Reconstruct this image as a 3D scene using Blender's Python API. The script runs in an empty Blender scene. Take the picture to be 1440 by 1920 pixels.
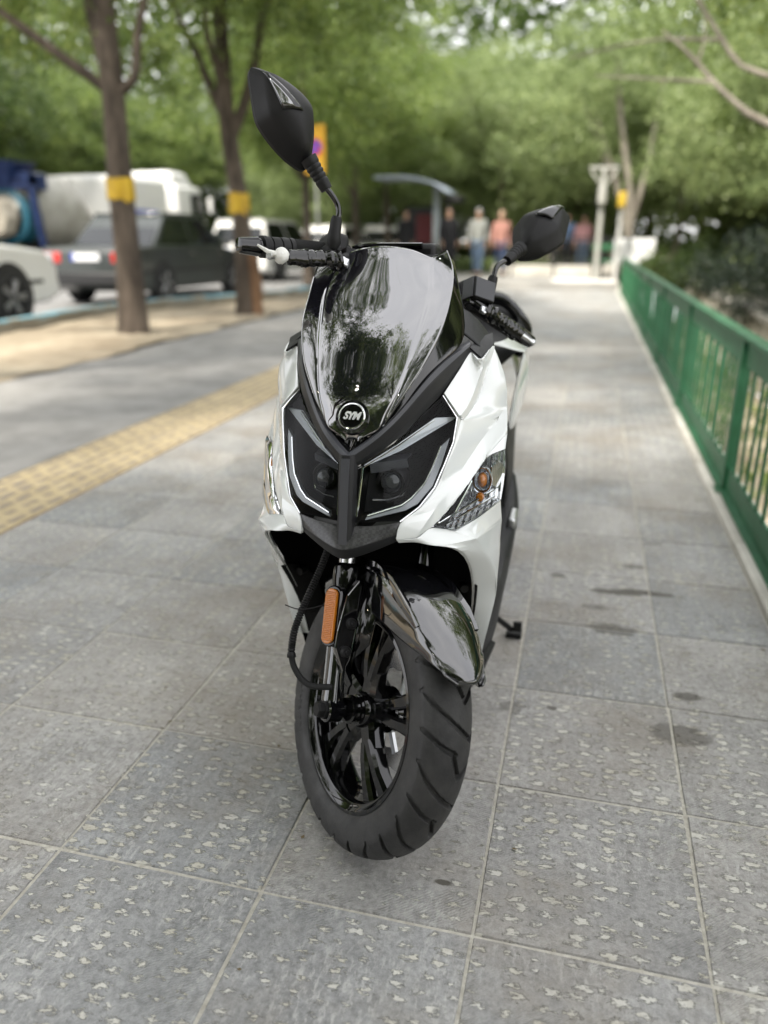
import bpy, bmesh, math, random
import numpy as np
from mathutils import Vector, Matrix
C = bpy.context.scene
COL = C.collection
R = math.radians
# ------------------------------------------------------------------ camera
cam = bpy.data.cameras.new("camera")
cam.sensor_fit = 'VERTICAL'; cam.sensor_height = 36; cam.sensor_width = 27
cam.lens = 1442 / 1920 * 36
cam.clip_start = 0.05; cam.clip_end = 600
cam.dof.use_dof = True; cam.dof.focus_distance = 1.42; cam.dof.aperture_fstop = 1.55
cam.dof.aperture_blades = 0
camo = bpy.data.objects.new("camera", cam); COL.objects.link(camo)
camo.location = (0, 0, 1.12); camo.rotation_euler = (R(90 - 19.6), 0, R(14.3))
C.camera = camo
# ------------------------------------------------------------------ sky and sun
SUN_EL, SUN_AZ = 52.0, -155.0          # azimuth from +Y, clockwise; negative = left of the view
world = bpy.data.worlds.new("World"); C.world = world; world.use_nodes = True
nt = world.node_tree; nt.nodes.clear()
wo = nt.nodes.new('ShaderNodeOutputWorld'); bg = nt.nodes.new('ShaderNodeBackground')
sky = nt.nodes.new('ShaderNodeTexSky'); sky.sky_type = 'NISHITA'; sky.sun_disc = False
sky.sun_elevation = R(SUN_EL); sky.sun_rotation = R(SUN_AZ)
sky.air_density = 1.0; sky.dust_density = 3.0; sky.ozone_density = 1.0; sky.altitude = 1200
tc = nt.nodes.new('ShaderNodeTexCoord'); nz = nt.nodes.new('ShaderNodeTexNoise')
nz.inputs['Scale'].default_value = 1.6; nz.inputs['Detail'].default_value = 5; nz.inputs['Roughness'].default_value = .55
cr = nt.nodes.new('ShaderNodeMapRange'); cr.inputs[1].default_value = .32; cr.inputs[2].default_value = .62
cr.inputs[3].default_value = .72; cr.inputs[4].default_value = .98
mx = nt.nodes.new('ShaderNodeMix'); mx.data_type = 'RGBA'
mx.inputs['B'].default_value = (10.6, 10.5, 10.6, 1)      # thin white cloud veil
nt.links.new(tc.outputs['Generated'], nz.inputs['Vector']); nt.links.new(nz.outputs['Fac'], cr.inputs[0])
nt.links.new(cr.outputs[0], mx.inputs['Factor']); nt.links.new(sky.outputs['Color'], mx.inputs['A'])
nt.links.new(mx.outputs['Result'], bg.inputs['Color']); bg.inputs['Strength'].default_value = 0.15
nt.links.new(bg.outputs[0], wo.inputs['Surface'])
sl = bpy.data.lights.new("sun", 'SUN'); sl.energy = 5.0; sl.angle = R(4); sl.color = (1, .93, .82)
so = bpy.data.objects.new("sun", sl); COL.objects.link(so)
az, el = R(SUN_AZ), R(SUN_EL)
sd = Vector((math.sin(az) * math.cos(el), math.cos(az) * math.cos(el), math.sin(el)))
so.rotation_euler = sd.to_track_quat('Z', 'Y').to_euler(); so.location = sd * 50
C.view_settings.view_transform = 'Standard'; C.view_settings.look = 'None'
C.view_settings.exposure = 0.82; C.view_settings.gamma = 1
C.cycles.use_denoising = True
C.cycles.max_bounces = 10; C.cycles.transparent_max_bounces = 12; C.cycles.transmission_bounces = 4
C.cycles.sample_clamp_indirect = 6; C.cycles.caustics_reflective = False; C.cycles.caustics_refractive = False
rng = random.Random(7); nrg = np.random.default_rng(7)

# ------------------------------------------------------------------ helpers
def empty(name, label, cat, loc=(0, 0, 0), rz=0, group=None):
    o = bpy.data.objects.new(name, None); COL.objects.link(o)
    o.location = loc; o.rotation_euler = (0, 0, rz); o.empty_display_size = .2
    o['label'] = label; o['category'] = cat
    if group: o['group'] = group
    return o
def tag(o, label, cat, group=None):
    o['label'] = label; o['category'] = cat
    if group: o['group'] = group
    return o
def mesh(name, V, F, mat, smooth=35):
    me = bpy.data.meshes.new(name)
    me.from_pydata([tuple(map(float, v)) for v in V], [], [tuple(int(i) for i in f) for f in F])
    for m in (mat if isinstance(mat, (list, tuple)) else [mat]): me.materials.append(m)
    if smooth:
        me.polygons.foreach_set('use_smooth', [True] * len(me.polygons))
        if smooth < 180: me.set_sharp_from_angle(angle=R(smooth))
    me.update()
    return me
def mk(name, V, F, mat, parent=None, smooth=35, bevel=0, solid=0, sub=0, loc=None, seg=2):
    o = bpy.data.objects.new(name, mesh(name, V, F, mat, smooth)); COL.objects.link(o)
    if parent: o.parent = parent
    if loc: o.location = loc
    if sub:
        m = o.modifiers.new('sub', 'SUBSURF'); m.levels = m.render_levels = sub
    if solid:
        m = o.modifiers.new('solid', 'SOLIDIFY'); m.thickness = solid; m.offset = -1
    if bevel:
        m = o.modifiers.new('bevel', 'BEVEL'); m.width = bevel; m.segments = seg; m.limit_method = 'ANGLE'; m.angle_limit = R(30)
        m.harden_normals = False
    return o
def copy(o, parent=None, loc=None):
    c = o.copy(); COL.objects.link(c)
    if parent: c.parent = parent
    if loc is not None: c.location = loc
    return c
def copy_tree(o, parent=None):
    c = copy(o, parent)
    for ch in list(o.children): copy_tree(ch, c)
    return c
class MB:
    def __init__(s): s.V = []; s.F = []; s.mi = []
    def add(s, V, F, m=0):
        n = len(s.V); s.V += [tuple(v) for v in V]; s.F += [tuple(i + n for i in f) for f in F]; s.mi += [m] * len(F); return s
    def box(s, c, d, m=0, rz=0, taper=0):
        x, y, z = [k / 2 for k in d]; ca, sa = math.cos(rz), math.sin(rz); P = []
        for dz in (-1, 1):
            t = 1 - taper if dz > 0 else 1
            for dx, dy in ((-1, -1), (1, -1), (1, 1), (-1, 1)):
                a, b = dx * x * t, dy * y * t
                P.append((c[0] + a * ca - b * sa, c[1] + a * sa + b * ca, c[2] + dz * z))
        return s.add(P, [(0, 3, 2, 1), (4, 5, 6, 7), (0, 1, 5, 4), (1, 2, 6, 5), (2, 3, 7, 6), (3, 0, 4, 7)], m)
    def tube(s, P, rad, n=10, m=0, caps=True, ell=None):
        V, F = tube(P, rad, n, caps, ell); return s.add(V, F, m)
    def mk(s, name, mat, parent=None, **k):
        o = mk(name, s.V, s.F, mat, parent, **k)
        if isinstance(mat, (list, tuple)): o.data.polygons.foreach_set('material_index', s.mi)
        return o
def tube(P, rad, n=10, caps=True, ell=None):
    P = [Vector(p) for p in P]; k = len(P)
    if not isinstance(rad, (list, tuple)): rad = [rad] * k
    T = [(P[min(i + 1, k - 1)] - P[max(i - 1, 0)]).normalized() for i in range(k)]
    up = Vector((0, 0, 1)) if abs(T[0].z) < .9 else Vector((1, 0, 0))
    N = (up - T[0] * up.dot(T[0])).normalized(); V = []; F = []
    for i in range(k):
        N = (N - T[i] * N.dot(T[i])).normalized(); B = T[i].cross(N)
        e1, e2 = ell if ell else (1, 1)
        for j in range(n):
            a = 2 * math.pi * j / n
            V.append(tuple(P[i] + N * (math.cos(a) * rad[i] * e1) + B * (math.sin(a) * rad[i] * e2)))
    for i in range(k - 1):
        for j in range(n):
            a, b = i * n + j, i * n + (j + 1) % n; F.append((a, b, b + n, a + n))
    if caps:
        F.append(tuple(range(n - 1, -1, -1))); F.append(tuple((k - 1) * n + j for j in range(n)))
    return V, F
def lathe(prof, n=48, closed=False):
    """profile of (radius, axial) turned about the X axis"""
    V = []; F = []; k = len(prof)
    for j in range(n):
        a = 2 * math.pi * j / n
        for r, x in prof: V.append((x, r * math.cos(a), r * math.sin(a)))
    for j in range(n):
        b = (j + 1) % n
        for i in range(k - (0 if closed else 1)):
            i2 = (i + 1) % k; F.append((j * k + i, j * k + i2, b * k + i2, b * k + i))
    return V, F
def smoothline(P, n):
    P = np.array(P, float); k = len(P)
    d = np.r_[0, np.cumsum(np.linalg.norm(np.diff(P, axis=0), axis=1))]; t = np.linspace(0, d[-1], n); out = []
    for x in t:
        i = min(int(np.searchsorted(d, x, 'right')) - 1, k - 2); u = (x - d[i]) / max(d[i + 1] - d[i], 1e-9)
        p0, p1, p2, p3 = P[max(i - 1, 0)], P[i], P[i + 1], P[min(i + 2, k - 1)]
        out.append(.5 * ((2 * p1) + (p2 - p0) * u + (2 * p0 - 5 * p1 + 4 * p2 - p3) * u * u + (3 * p1 - p0 - 3 * p2 + p3) * u ** 3))
    return np.array(out)
def loft(rows, nu, nv):
    """rows: list of polylines; returns a smooth grid through them"""
    Rr = [smoothline(r, nv) for r in rows]
    cols = np.array([smoothline([r[j] for r in Rr], nu) for j in range(nv)])
    V = []; F = []
    for i in range(nu):
        for j in range(nv): V.append(tuple(cols[j][i]))
    for i in range(nu - 1):
        for j in range(nv - 1):
            a = i * nv + j; F.append((a, a + 1, a + nv + 1, a + nv))
    return V, F

# ------------------------------------------------------------------ materials
def P(name, col, rough=.5, metal=0, coat=0, spec=.5, trans=0, emit=None, ior=1.5):
    m = bpy.data.materials.new(name); m.use_nodes = True; b = m.node_tree.nodes['Principled BSDF']
    b.inputs['Base Color'].default_value = (*col, 1); b.inputs['Roughness'].default_value = rough
    b.inputs['Metallic'].default_value = metal; b.inputs['Coat Weight'].default_value = coat; b.inputs['Coat Roughness'].default_value = .03
    b.inputs['Specular IOR Level'].default_value = spec; b.inputs['Transmission Weight'].default_value = trans; b.inputs['IOR'].default_value = ior
    if emit: b.inputs['Emission Color'].default_value = (*emit[:3], 1); b.inputs['Emission Strength'].default_value = emit[3]
    return m
class N:
    """small node-graph writer"""
    def __init__(s, m): s.m = m; s.t = m.node_tree; s.b = s.t.nodes['Principled BSDF']
    def new(s, typ, ins=None, **k):
        n = s.t.nodes.new('ShaderNode' + typ)
        for a, v in k.items(): setattr(n, a, v)
        for a, v in (ins or {}).items():
            if hasattr(v, 'is_linked') or isinstance(v, bpy.types.NodeSocket): s.t.links.new(v, n.inputs[a])
            else: n.inputs[a].default_value = v
        return n
    def coord(s, out='Object', scale=(1, 1, 1), off=None):
        c = s.new('TexCoord').outputs[out]
        mp = s.new('Mapping', {'Vector': c, 'Scale': scale})
        if off is not None: s.t.links.new(off, mp.inputs['Location'])
        return mp.outputs[0]
    def noise(s, vec, scale, detail=4, rough=.6, out='Fac', dist=0):
        return s.new('TexNoise', {'Vector': vec, 'Scale': scale, 'Detail': detail, 'Roughness': rough, 'Distortion': dist}).outputs[out]
    def ramp(s, fac, stops, interp='LINEAR'):
        r = s.new('ValToRGB', {'Fac': fac}); e = r.color_ramp; e.interpolation = interp
        while len(e.elements) < len(stops): e.elements.new(.5)
        for el_, (p, c) in zip(e.elements, stops):
            el_.position = p; el_.color = (c, c, c, 1) if not isinstance(c, tuple) else (*c, 1)
        return r.outputs[0]
    def mix(s, f, a, b, mode='MIX'):
        n = s.new('Mix', data_type='RGBA', blend_type=mode)
        for k, v in (('Factor', f), ('A', a), ('B', b)):
            if isinstance(v, bpy.types.NodeSocket): s.t.links.new(v, n.inputs[k])
            elif isinstance(v, tuple): n.inputs[k].default_value = (*v, 1)
            else: n.inputs[k].default_value = v
        return n.outputs['Result']
    def math(s, op, a, b=0.0, c=None, clamp=False):
        n = s.new('Math', operation=op); n.use_clamp = clamp
        for i, v in enumerate((a, b, c)):
            if v is None: continue
            if isinstance(v, bpy.types.NodeSocket): s.t.links.new(v, n.inputs[i])
            else: n.inputs[i].default_value = v
        return n.outputs[0]
    def set(s, k, v):
        if isinstance(v, bpy.types.NodeSocket): s.t.links.new(v, s.b.inputs[k])
        else: s.b.inputs[k].default_value = v
    def bump(s, h, strength=.4, dist=.01):
        s.t.links.new(s.new('Bump', {'Height': h, 'Strength': strength, 'Distance': dist}).outputs[0], s.b.inputs['Normal'])
def noisy(name, c1, c2, scale=8, rough=.85, bump=.3, dist=.01, detail=6, stretch=(1, 1, 1), lo=.35, hi=.65, rnd=0, spec=.4):
    m = P(name, c1, rough, spec=spec); n = N(m)
    v = n.coord(scale=stretch); f = n.noise(v, scale, detail)
    col = n.ramp(f, [(lo, c1), (hi, c2)])
    if rnd:
        r = n.new('ObjectInfo').outputs['Random']; col = n.mix(1.0, col, n.ramp(r, [(0, 1 - rnd), (1, 1 + rnd * .3)]), 'MULTIPLY')
    n.set('Base Color', col)
    if bump: n.bump(n.noise(v, scale * 4, 6), bump, dist)
    return m
WHITE = P('white_paint', (.70, .725, .72), .22, coat=1, spec=.5)
GLOSS = P('gloss_black', (.003, .003, .0035), .05, ior=1.56)
GLOSSF = P('fender_gloss_black', (.004, .004, .005), .04, coat=.6, ior=1.9)
SMOKE = P('smoked_screen', (.006, .006, .009), .012, coat=1, ior=2.5)
def fine_plastic(name, c, rough, scale=900, st=.15):
    m = P(name, c, rough, spec=.3); n = N(m); v = n.coord(); n.bump(n.noise(v, scale, 2), st, .0006)
    n.set('Roughness', n.ramp(n.noise(v, 14, 4), [(.3, rough - .06), (.7, rough + .08)])); return m
CHAR = fine_plastic('charcoal_plastic', (.0125, .0128, .014), .48)
MATTE = fine_plastic('matte_black_plastic', (.0055, .0055, .006), .55)
TRIMGREY = fine_plastic('satin_grey_plastic', (.058, .060, .067), .34)
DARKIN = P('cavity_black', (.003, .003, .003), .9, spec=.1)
RUBBER = fine_plastic('rubber', (.013, .013, .0135), .62, 300, .3)
BRIGHT = P('satin_chrome', (.86, .87, .88), .30, .75); CHROME = P('chrome', (.78, .79, .8), .09, 1); ALU = P('aluminium', (.55, .56, .57), .32, 1)
STEEL = P('brushed_steel', (.5, .5, .5), .25, 1)
AMBER = P('amber_plastic', (.46, .145, .010), .18, coat=.6)
REDP = P('red_lens', (.5, .02, .015), .15, coat=.5)
PALE = P('pale_light_guide', (.46, .48, .52), .15, coat=.6)
GREYGUIDE = P('grey_light_guide', (.20, .21, .235), .12, coat=.8)
WRAP = noisy('white_wrap', (.72, .72, .68), (.85, .85, .82), 60, .5, .6, .004)
DARKGLASS = P('dark_glass', (.010, .012, .013), .04, spec=.45)
def clear(name, tint=(1, 1, 1), f0=1.19):
    m = bpy.data.materials.new(name); m.use_nodes = True; t = m.node_tree; t.nodes.clear()
    o = t.nodes.new('ShaderNodeOutputMaterial'); a = t.nodes.new('ShaderNodeBsdfTransparent'); g = t.nodes.new('ShaderNodeBsdfGlossy')
    a.inputs[0].default_value = (*tint, 1); g.inputs['Roughness'].default_value = .02
    fr = t.nodes.new('ShaderNodeFresnel'); fr.inputs[0].default_value = f0; x = t.nodes.new('ShaderNodeMixShader')
    t.links.new(fr.outputs[0], x.inputs[0]); t.links.new(a.outputs[0], x.inputs[1]); t.links.new(g.outputs[0], x.inputs[2]); t.links.new(x.outputs[0], o.inputs[0])
    return m
CLEAR = clear('clear_lens', (.93, .95, .95))
def ribbed():
    m = clear('ribbed_lens', (.92, .94, .94), 1.5); t = m.node_tree; g = [n for n in t.nodes if n.type == 'BSDF_GLOSSY'][0]; fr = [n for n in t.nodes if n.type == 'FRESNEL'][0]
    c = t.nodes.new('ShaderNodeTexCoord'); w = t.nodes.new('ShaderNodeTexWave'); w.bands_direction = 'X'; w.inputs['Scale'].default_value = 42; b = t.nodes.new('ShaderNodeBump'); b.inputs['Strength'].default_value = .7; b.inputs['Distance'].default_value = .004
    t.links.new(c.outputs['Object'], w.inputs['Vector']); t.links.new(w.outputs['Fac'], b.inputs['Height']); t.links.new(b.outputs[0], g.inputs['Normal']); t.links.new(b.outputs[0], fr.inputs['Normal']); return m
RIBBED = ribbed(); SMOKECLEAR = clear('smoked_lens', (.55, .56, .58))
def carbon():
    m = P('carbon_weave', (.02, .02, .021), .38, coat=.3); n = N(m); v = n.coord()
    w = n.new('TexChecker', {'Vector': v, 'Scale': 170.0}).outputs['Fac']
    n.set('Base Color', n.mix(w, (.010, .010, .011), (.026, .026, .027))); n.bump(w, .25, .0008); return m
CARBON = carbon()
# ------------------------------------------------------------------ ground materials
def stone_mat():
    m = P('pecked_stone', (.22, .22, .22), .78, spec=.35); n = N(m)
    info = n.new('ObjectInfo'); rnd = info.outputs['Random']
    geo = n.new('NewGeometry').outputs['Position']
    off = n.new('CombineXYZ', {'X': n.math('MULTIPLY', rnd, 37.0), 'Y': n.math('MULTIPLY', rnd, 91.0), 'Z': 0.0}).outputs[0]
    v = n.new('VectorMath', {0: geo, 1: off}, operation='ADD').outputs[0]
    big = n.noise(v, 3.2, 5, .62); mid = n.noise(v, 22, 6, .68); fine = n.noise(v, 160, 5, .72)
    # warped cells -> pecked marks in loose rows
    def warp(vec, sc, amp, det=3):
        wn = n.noise(v, sc, det, .65, 'Color')
        wv = n.new('VectorMath', {0: n.new('VectorMath', {0: wn, 1: (.5, .5, .5)}, operation='SUBTRACT').outputs[0], 1: amp}, operation='MULTIPLY').outputs[0]
        return n.new('VectorMath', {0: vec, 1: wv}, operation='ADD').outputs[0]
    vw = warp(v, 30, (.030, .012, 0))
    vv = n.new('VectorMath', {0: vw, 1: (1 / .052, 1 / .0265, 0)}, operation='MULTIPLY').outputs[0]
    vo = n.new('TexVoronoi', {'Vector': vv, 'Scale': 1.0, 'Randomness': .60}, feature='F1', voronoi_dimensions='2D')
    cellr = n.new('SeparateColor', {0: vo.outputs['Color']}).outputs[0]
    thr = n.math('MULTIPLY_ADD', cellr, .16, .082)
    # slabs differ: some carry sharp pecks, some are worn smooth
    r2 = n.math('FRACT', n.math('MULTIPLY', rnd, 7.31)); r3 = n.math('FRACT', n.math('MULTIPLY', rnd, 13.7))
    thr = n.math('ADD', thr, n.math('MULTIPLY_ADD', r2, .10, -.05))
    rag = n.noise(n.new('VectorMath', {0: v, 1: (80, 190, 1)}, operation='MULTIPLY').outputs[0], 1.0, 5, .72)
    thr = n.math('ADD', thr, n.math('MULTIPLY_ADD', rag, 1.5, -.72))
    thr = n.math('ADD', thr, n.math('MULTIPLY_ADD', big, .44, -.22))
    d = n.math('SUBTRACT', thr, vo.outputs['Distance'])
    fleck = n.new('MapRange', {0: d, 1: -.04, 2: .09, 3: 0.0, 4: 1.0}, interpolation_type='SMOOTHSTEP').outputs[0]
    base = n.ramp(n.math('ADD', n.math('MULTIPLY', big, .55), n.math('MULTIPLY', mid, .45)), [(.3, (.205, .203, .198)), (.5, (.30, .296, .287)), (.72, (.40, .393, .378))])
    base = n.mix(.9, base, n.ramp(n.noise(v, 70, 6, .8), [(.30, .55), (.5, 1.0), (.7, 1.4)]), 'MULTIPLY')
    tint = n.ramp(r3, [(0, (.84, .87, .90)), (.3, (.99, .98, .97)), (.6, (1.12, 1.09, 1.05)), (.8, (1.0, 1.0, 1.0)), (1, (.80, .83, .85))])
    base = n.mix(1.0, base, tint, 'MULTIPLY')
    # lighter scratchy wear
    sc = n.noise(n.new('VectorMath', {0: v, 1: (90, 34, 1)}, operation='MULTIPLY').outputs[0], 1.0, 5, .75)
    wear = n.math('MULTIPLY', n.ramp(sc, [(.50, 0.0), (.62, 1.0)]), n.ramp(n.noise(v, 4.2, 4, .6), [(.44, .06), (.62, .72)]))
    base = n.mix(wear, base, (.48, .475, .455))
    fcol = n.mix(n.ramp(n.noise(v, 9, 3), [(.4, 0.0), (.65, 1.0)]), (.60, .59, .54), (.49, .465, .385))
    col = n.mix(n.math('MULTIPLY', fleck, .85), base, fcol)
    dirt = n.math('MULTIPLY', n.ramp(n.noise(geo, 1.7, 6, .65), [(.46, 0.0), (.64, .7)]), n.ramp(mid, [(.35, .5), (.65, 1.0)]))
    col = n.mix(dirt, col, (.215, .185, .145))
    # dark old drips and stains at their places on the pavement
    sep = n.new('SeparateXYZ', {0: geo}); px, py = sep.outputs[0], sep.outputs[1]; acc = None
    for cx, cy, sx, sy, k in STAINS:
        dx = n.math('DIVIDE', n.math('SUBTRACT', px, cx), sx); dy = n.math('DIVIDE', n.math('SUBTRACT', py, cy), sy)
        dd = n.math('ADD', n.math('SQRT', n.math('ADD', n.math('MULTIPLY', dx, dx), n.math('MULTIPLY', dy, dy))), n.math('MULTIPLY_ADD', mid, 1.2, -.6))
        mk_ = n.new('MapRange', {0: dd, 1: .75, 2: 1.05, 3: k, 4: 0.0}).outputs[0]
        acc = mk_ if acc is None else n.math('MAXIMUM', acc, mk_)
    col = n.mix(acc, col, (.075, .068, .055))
    n.set('Base Color', col)
    lines = n.new('TexWave', {'Vector': n.new('Mapping', {'Vector': v, 'Rotation': (0, 0, .9)}).outputs[0], 'Scale': 58.0, 'Distortion': 2.5, 'Detail': 2.0, 'Detail Scale': 3.0}).outputs['Fac']
    lm = n.ramp(n.noise(v, 4.5, 3), [(.5, 0.0), (.6, 1.0)])
    h = n.math('ADD', n.math('MULTIPLY', fleck, .7), n.math('ADD', n.math('MULTIPLY', mid, .5), n.math('ADD', n.math('MULTIPLY', fine, .45), n.math('MULTIPLY', n.math('MULTIPLY', lines, lm), .35))))
    n.bump(h, .85, .004)
    return m
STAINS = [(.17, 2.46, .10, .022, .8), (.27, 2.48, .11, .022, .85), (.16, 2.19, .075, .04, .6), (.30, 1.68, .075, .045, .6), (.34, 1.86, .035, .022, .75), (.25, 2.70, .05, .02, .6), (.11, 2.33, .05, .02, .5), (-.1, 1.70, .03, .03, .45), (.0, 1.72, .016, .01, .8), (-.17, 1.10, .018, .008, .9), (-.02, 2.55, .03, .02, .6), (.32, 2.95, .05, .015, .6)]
STONE = stone_mat()
GROUT = noisy('joint_mortar', (.36, .34, .29), (.52, .50, .44), 60, .95, .6, .003)
ASPH = noisy('grey_side_paving', (.175, .171, .164), (.265, .26, .25), 3.2, .85, .9, .006, 10)
ROADM = noisy('road_asphalt', (.17, .17, .172), (.24, .24, .238), 3, .85, .5, .005, 8)
SAND = noisy('dry_soil', (.20, .16, .11), (.36, .31, .23), 1.1, .95, .8, .03, 9)
EARTH = noisy('park_earth', (.16, .13, .085), (.26, .23, .15), .7, .95, .6, .03, 8)
LIGHTCONC = noisy('pale_concrete', (.40, .38, .34), (.58, .56, .51), 3, .9, .4, .006, 8)
DIRTYCONC = noisy('stained_concrete', (.20, .175, .13), (.42, .38, .30), 2.5, .9, .5, .01, 8)
def tact_mat(name, a, b, c):
    m = P(name, a, .75); n = N(m); v = n.coord(); info = n.new('ObjectInfo').outputs['Random']
    off = n.new('CombineXYZ', {'X': n.math('MULTIPLY', info, 31.0), 'Y': n.math('MULTIPLY', info, 17.0)}).outputs[0]
    v = n.new('VectorMath', {0: v, 1: off}, operation='ADD').outputs[0]
    col = n.ramp(n.noise(v, 9, 6, .65), [(.32, c), (.5, a), (.7, b)])
    n.set('Base Color', n.mix(1.0, col, n.ramp(info, [(0, .86), (1, 1.08)]), 'MULTIPLY')); n.bump(n.noise(v, 90, 4), .4, .002); return m
YEL = tact_mat('yellow_tactile', (.43, .345, .20), (.51, .42, .26), (.33, .27, .18))
YELBAR = tact_mat('worn_tactile_bar', (.27, .225, .165), (.36, .295, .20), (.22, .195, .165))
REDED = noisy('reddish_joint', (.20, .10, .085), (.30, .20, .17), 12, .9, .3)
def struct(name, V, F, mat, parent=None, **k):
    o = mk(name, V, F, mat, parent, smooth=0, **k)
    if not parent: o['kind'] = 'structure'
    return o
def sheet(name, x0, x1, y0, y1, z, mat, parent=None, nx=1, ny=1, amp=0):
    V = []; F = []
    for j in range(ny + 1):
        for i in range(nx + 1):
            V.append((x0 + (x1 - x0) * i / nx, y0 + (y1 - y0) * j / ny, z + (amp * (nrg.random() - .5) if amp else 0)))
    for j in range(ny):
        for i in range(nx):
            a = j * (nx + 1) + i; F.append((a, a + 1, a + nx + 2, a + nx + 1))
    o = mk(name, V, F, mat, parent, smooth=180 if amp else 0)
    if not parent: o['kind'] = 'structure'
    return o
# ------------------------------------------------------------------ ground, pavement
def plates(name, rects, z, mat):
    b = MB()
    for x0, x1, y0, y1 in rects: b.add([(x0, y0, z), (x1, y0, z), (x1, y1, z), (x0, y1, z)], [(0, 1, 2, 3)])
    o = b.mk(name, mat, smooth=0); o['kind'] = 'structure'; return o
plates('ground', [(-300, .78, -300, 400), (2.7, 300, -300, 400), (.78, 2.7, -300, -40), (.78, 2.7, 24, 400)], -.30, EARTH)
pave = sheet('pavement', -2.205, .625, -12, 23, -.0032, GROUT)
XE = [-2.2, -1.76, -1.335, -.905, -.485, -.10, .285, .622]
def slab_mesh(seed):
    g = np.random.default_rng(seed); n = 6; h = .035; ring = []
    for s in range(4):
        for k in range(n):
            t = k / n - .5
            ring.append([(t, -.5), (.5, t), (-t, .5), (-.5, -t)][s])
    ring = np.array(ring); c = 1 - np.abs(g.normal(0, .0035, (len(ring), 1))); m = len(ring)
    V = [(*p, -h) for p in ring] + [(*p, -.0035) for p in ring * c] + [(*p, -.0004 * g.random()) for p in ring * c * .990]
    F = [tuple(range(2 * m, 3 * m))]
    for k in range(m):
        b = (k + 1) % m; F += [(k, b, b + m, k + m), (k + m, b + m, b + 2 * m, k + 2 * m)]
    return mesh('paving_slab', V, F, STONE, 20)
SM = [slab_mesh(s) for s in range(5)]
for r in range(-4, 22):
    y0 = 1.0 + .397 * r
    for k in range(7):
        w = XE[k + 1] - XE[k]; o = bpy.data.objects.new('paving_slab', SM[nrg.integers(5)]); COL.objects.link(o); o.parent = pave
        gap = .003 + .003 * nrg.random(); q = nrg.integers(2) * math.pi
        o.location = ((XE[k] + XE[k + 1]) / 2, y0 + .1985, nrg.normal(0, .0004)); o.scale = (w - gap, .397 - gap, 1)
        o.rotation_euler = (nrg.normal(0, .0012), nrg.normal(0, .0012), q + nrg.normal(0, .003))
sheet('far_paving', -2.203, .62, 1.0 + .397 * 22, 23, -.0015, STONE, pave)
sheet('near_paving', -2.203, .62, -12, 1.0 - .397 * 4 - .005, -.0015, STONE, pave)
sheet('side_pavement', -4.62, -2.735, -12, 23, -.002, ASPH)
tact = sheet('tactile_path', -2.735, -2.205, -12, 23, -.008, REDED)
def tile_mesh():
    b = MB(); b.box((0, 0, -.012), (.249, .249, .024), 0)
    for i, x in enumerate((-.083, 0, .083)):
        for y in ((-.062, .062) if i % 2 == 0 else (-.118, 0, .118)):
            L = .092 if not (i % 2 and abs(y) > .1) else .026
            if i % 2 and abs(y) > .1: y = math.copysign(.111, y)
            b.add([(x - .017, y - L / 2, 0), (x + .017, y - L / 2, 0), (x + .017, y + L / 2, 0), (x - .017, y + L / 2, 0),
                   (x - .011, y - L / 2 + .008, .005), (x + .011, y - L / 2 + .008, .005), (x + .011, y + L / 2 - .008, .005), (x - .011, y + L / 2 - .008, .005)],
                  [(4, 5, 6, 7), (0, 1, 5, 4), (1, 2, 6, 5), (2, 3, 7, 6), (3, 0, 4, 7)], 1)
    me = mesh('tactile_tile', b.V, b.F, [YEL, YELBAR], 20); me.polygons.foreach_set('material_index', b.mi); return me
TM = tile_mesh()
for j in range(72):
    for i in range(2):
        o = bpy.data.objects.new('tactile_tile', TM); COL.objects.link(o); o.parent = tact
        o.location = (-2.597 + .253 * i, 1.0 + .253 * j, nrg.normal(0, .0008)); o.rotation_euler = (0, 0, math.pi * nrg.integers(2) + nrg.normal(0, .004))
sheet('far_tactile_paving', -2.72, -2.22, 19.3, 23, -.004, YEL, tact)
# dirt verge, kerb and road
def verge():
    b = MB(); ny = 120; nx = 24; g = np.random.default_rng(4); H = g.normal(0, .011, (ny + 1, nx + 1))
    for j in range(ny + 1):
        y = -8 + 31 * j / ny; xk = kx(y) + .05
        for i in range(nx + 1):
            t = i / nx; x = -4.60 + (xk + 4.60) * t; b.V.append((x + (g.normal(0, .05) if i == 0 else 0), y, .012 + H[j, i] + .03 * math.sin(x * 2.1 + y) * min(1, 4 * t) * .5))
    for j in range(ny):
        for i in range(nx):
            a = j * (nx + 1) + i; b.F.append((a, a + nx + 1, a + nx + 2, a + 1)); b.mi.append(0)
    o = b.mk('dirt_verge', SAND, smooth=180); o['kind'] = 'structure'
KP = [(-8, -6.9), (8, -6.95), (11.0, -7.15), (12.4, -6.75), (14.2, -5.75), (17.5, -5.35), (23, -5.15)]
def kx(y):
    for (a, xa), (b, xb) in zip(KP, KP[1:]):
        if y <= b: return xa + (xb - xa) * (y - a) / (b - a)
    return KP[-1][1]
verge()
def kerb_mat():
    m = P('kerb_paint', (.3, .3, .28), .85); n = N(m); geo = n.new('NewGeometry'); z = n.new('SeparateXYZ', {0: geo.outputs['Position']})
    nn = n.noise(geo.outputs['Position'], 1.3, 5, .65); hi = n.math('ADD', z.outputs[2], n.math('MULTIPLY_ADD', nn, .22, -.11))
    f = n.ramp(hi, [(.125, 0.0), (.15, 1.0)]); chip = n.ramp(n.noise(geo.outputs['Position'], 2.1, 6, .7), [(.40, 0.0), (.52, 1.0)])
    n.set('Base Color', n.mix(n.math('MULTIPLY', f, chip), n.ramp(nn, [(.3, (.16, .14, .10)), (.7, (.30, .28, .23))]), (.15, .30, .36))); n.bump(nn, .4, .01); return m
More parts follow.
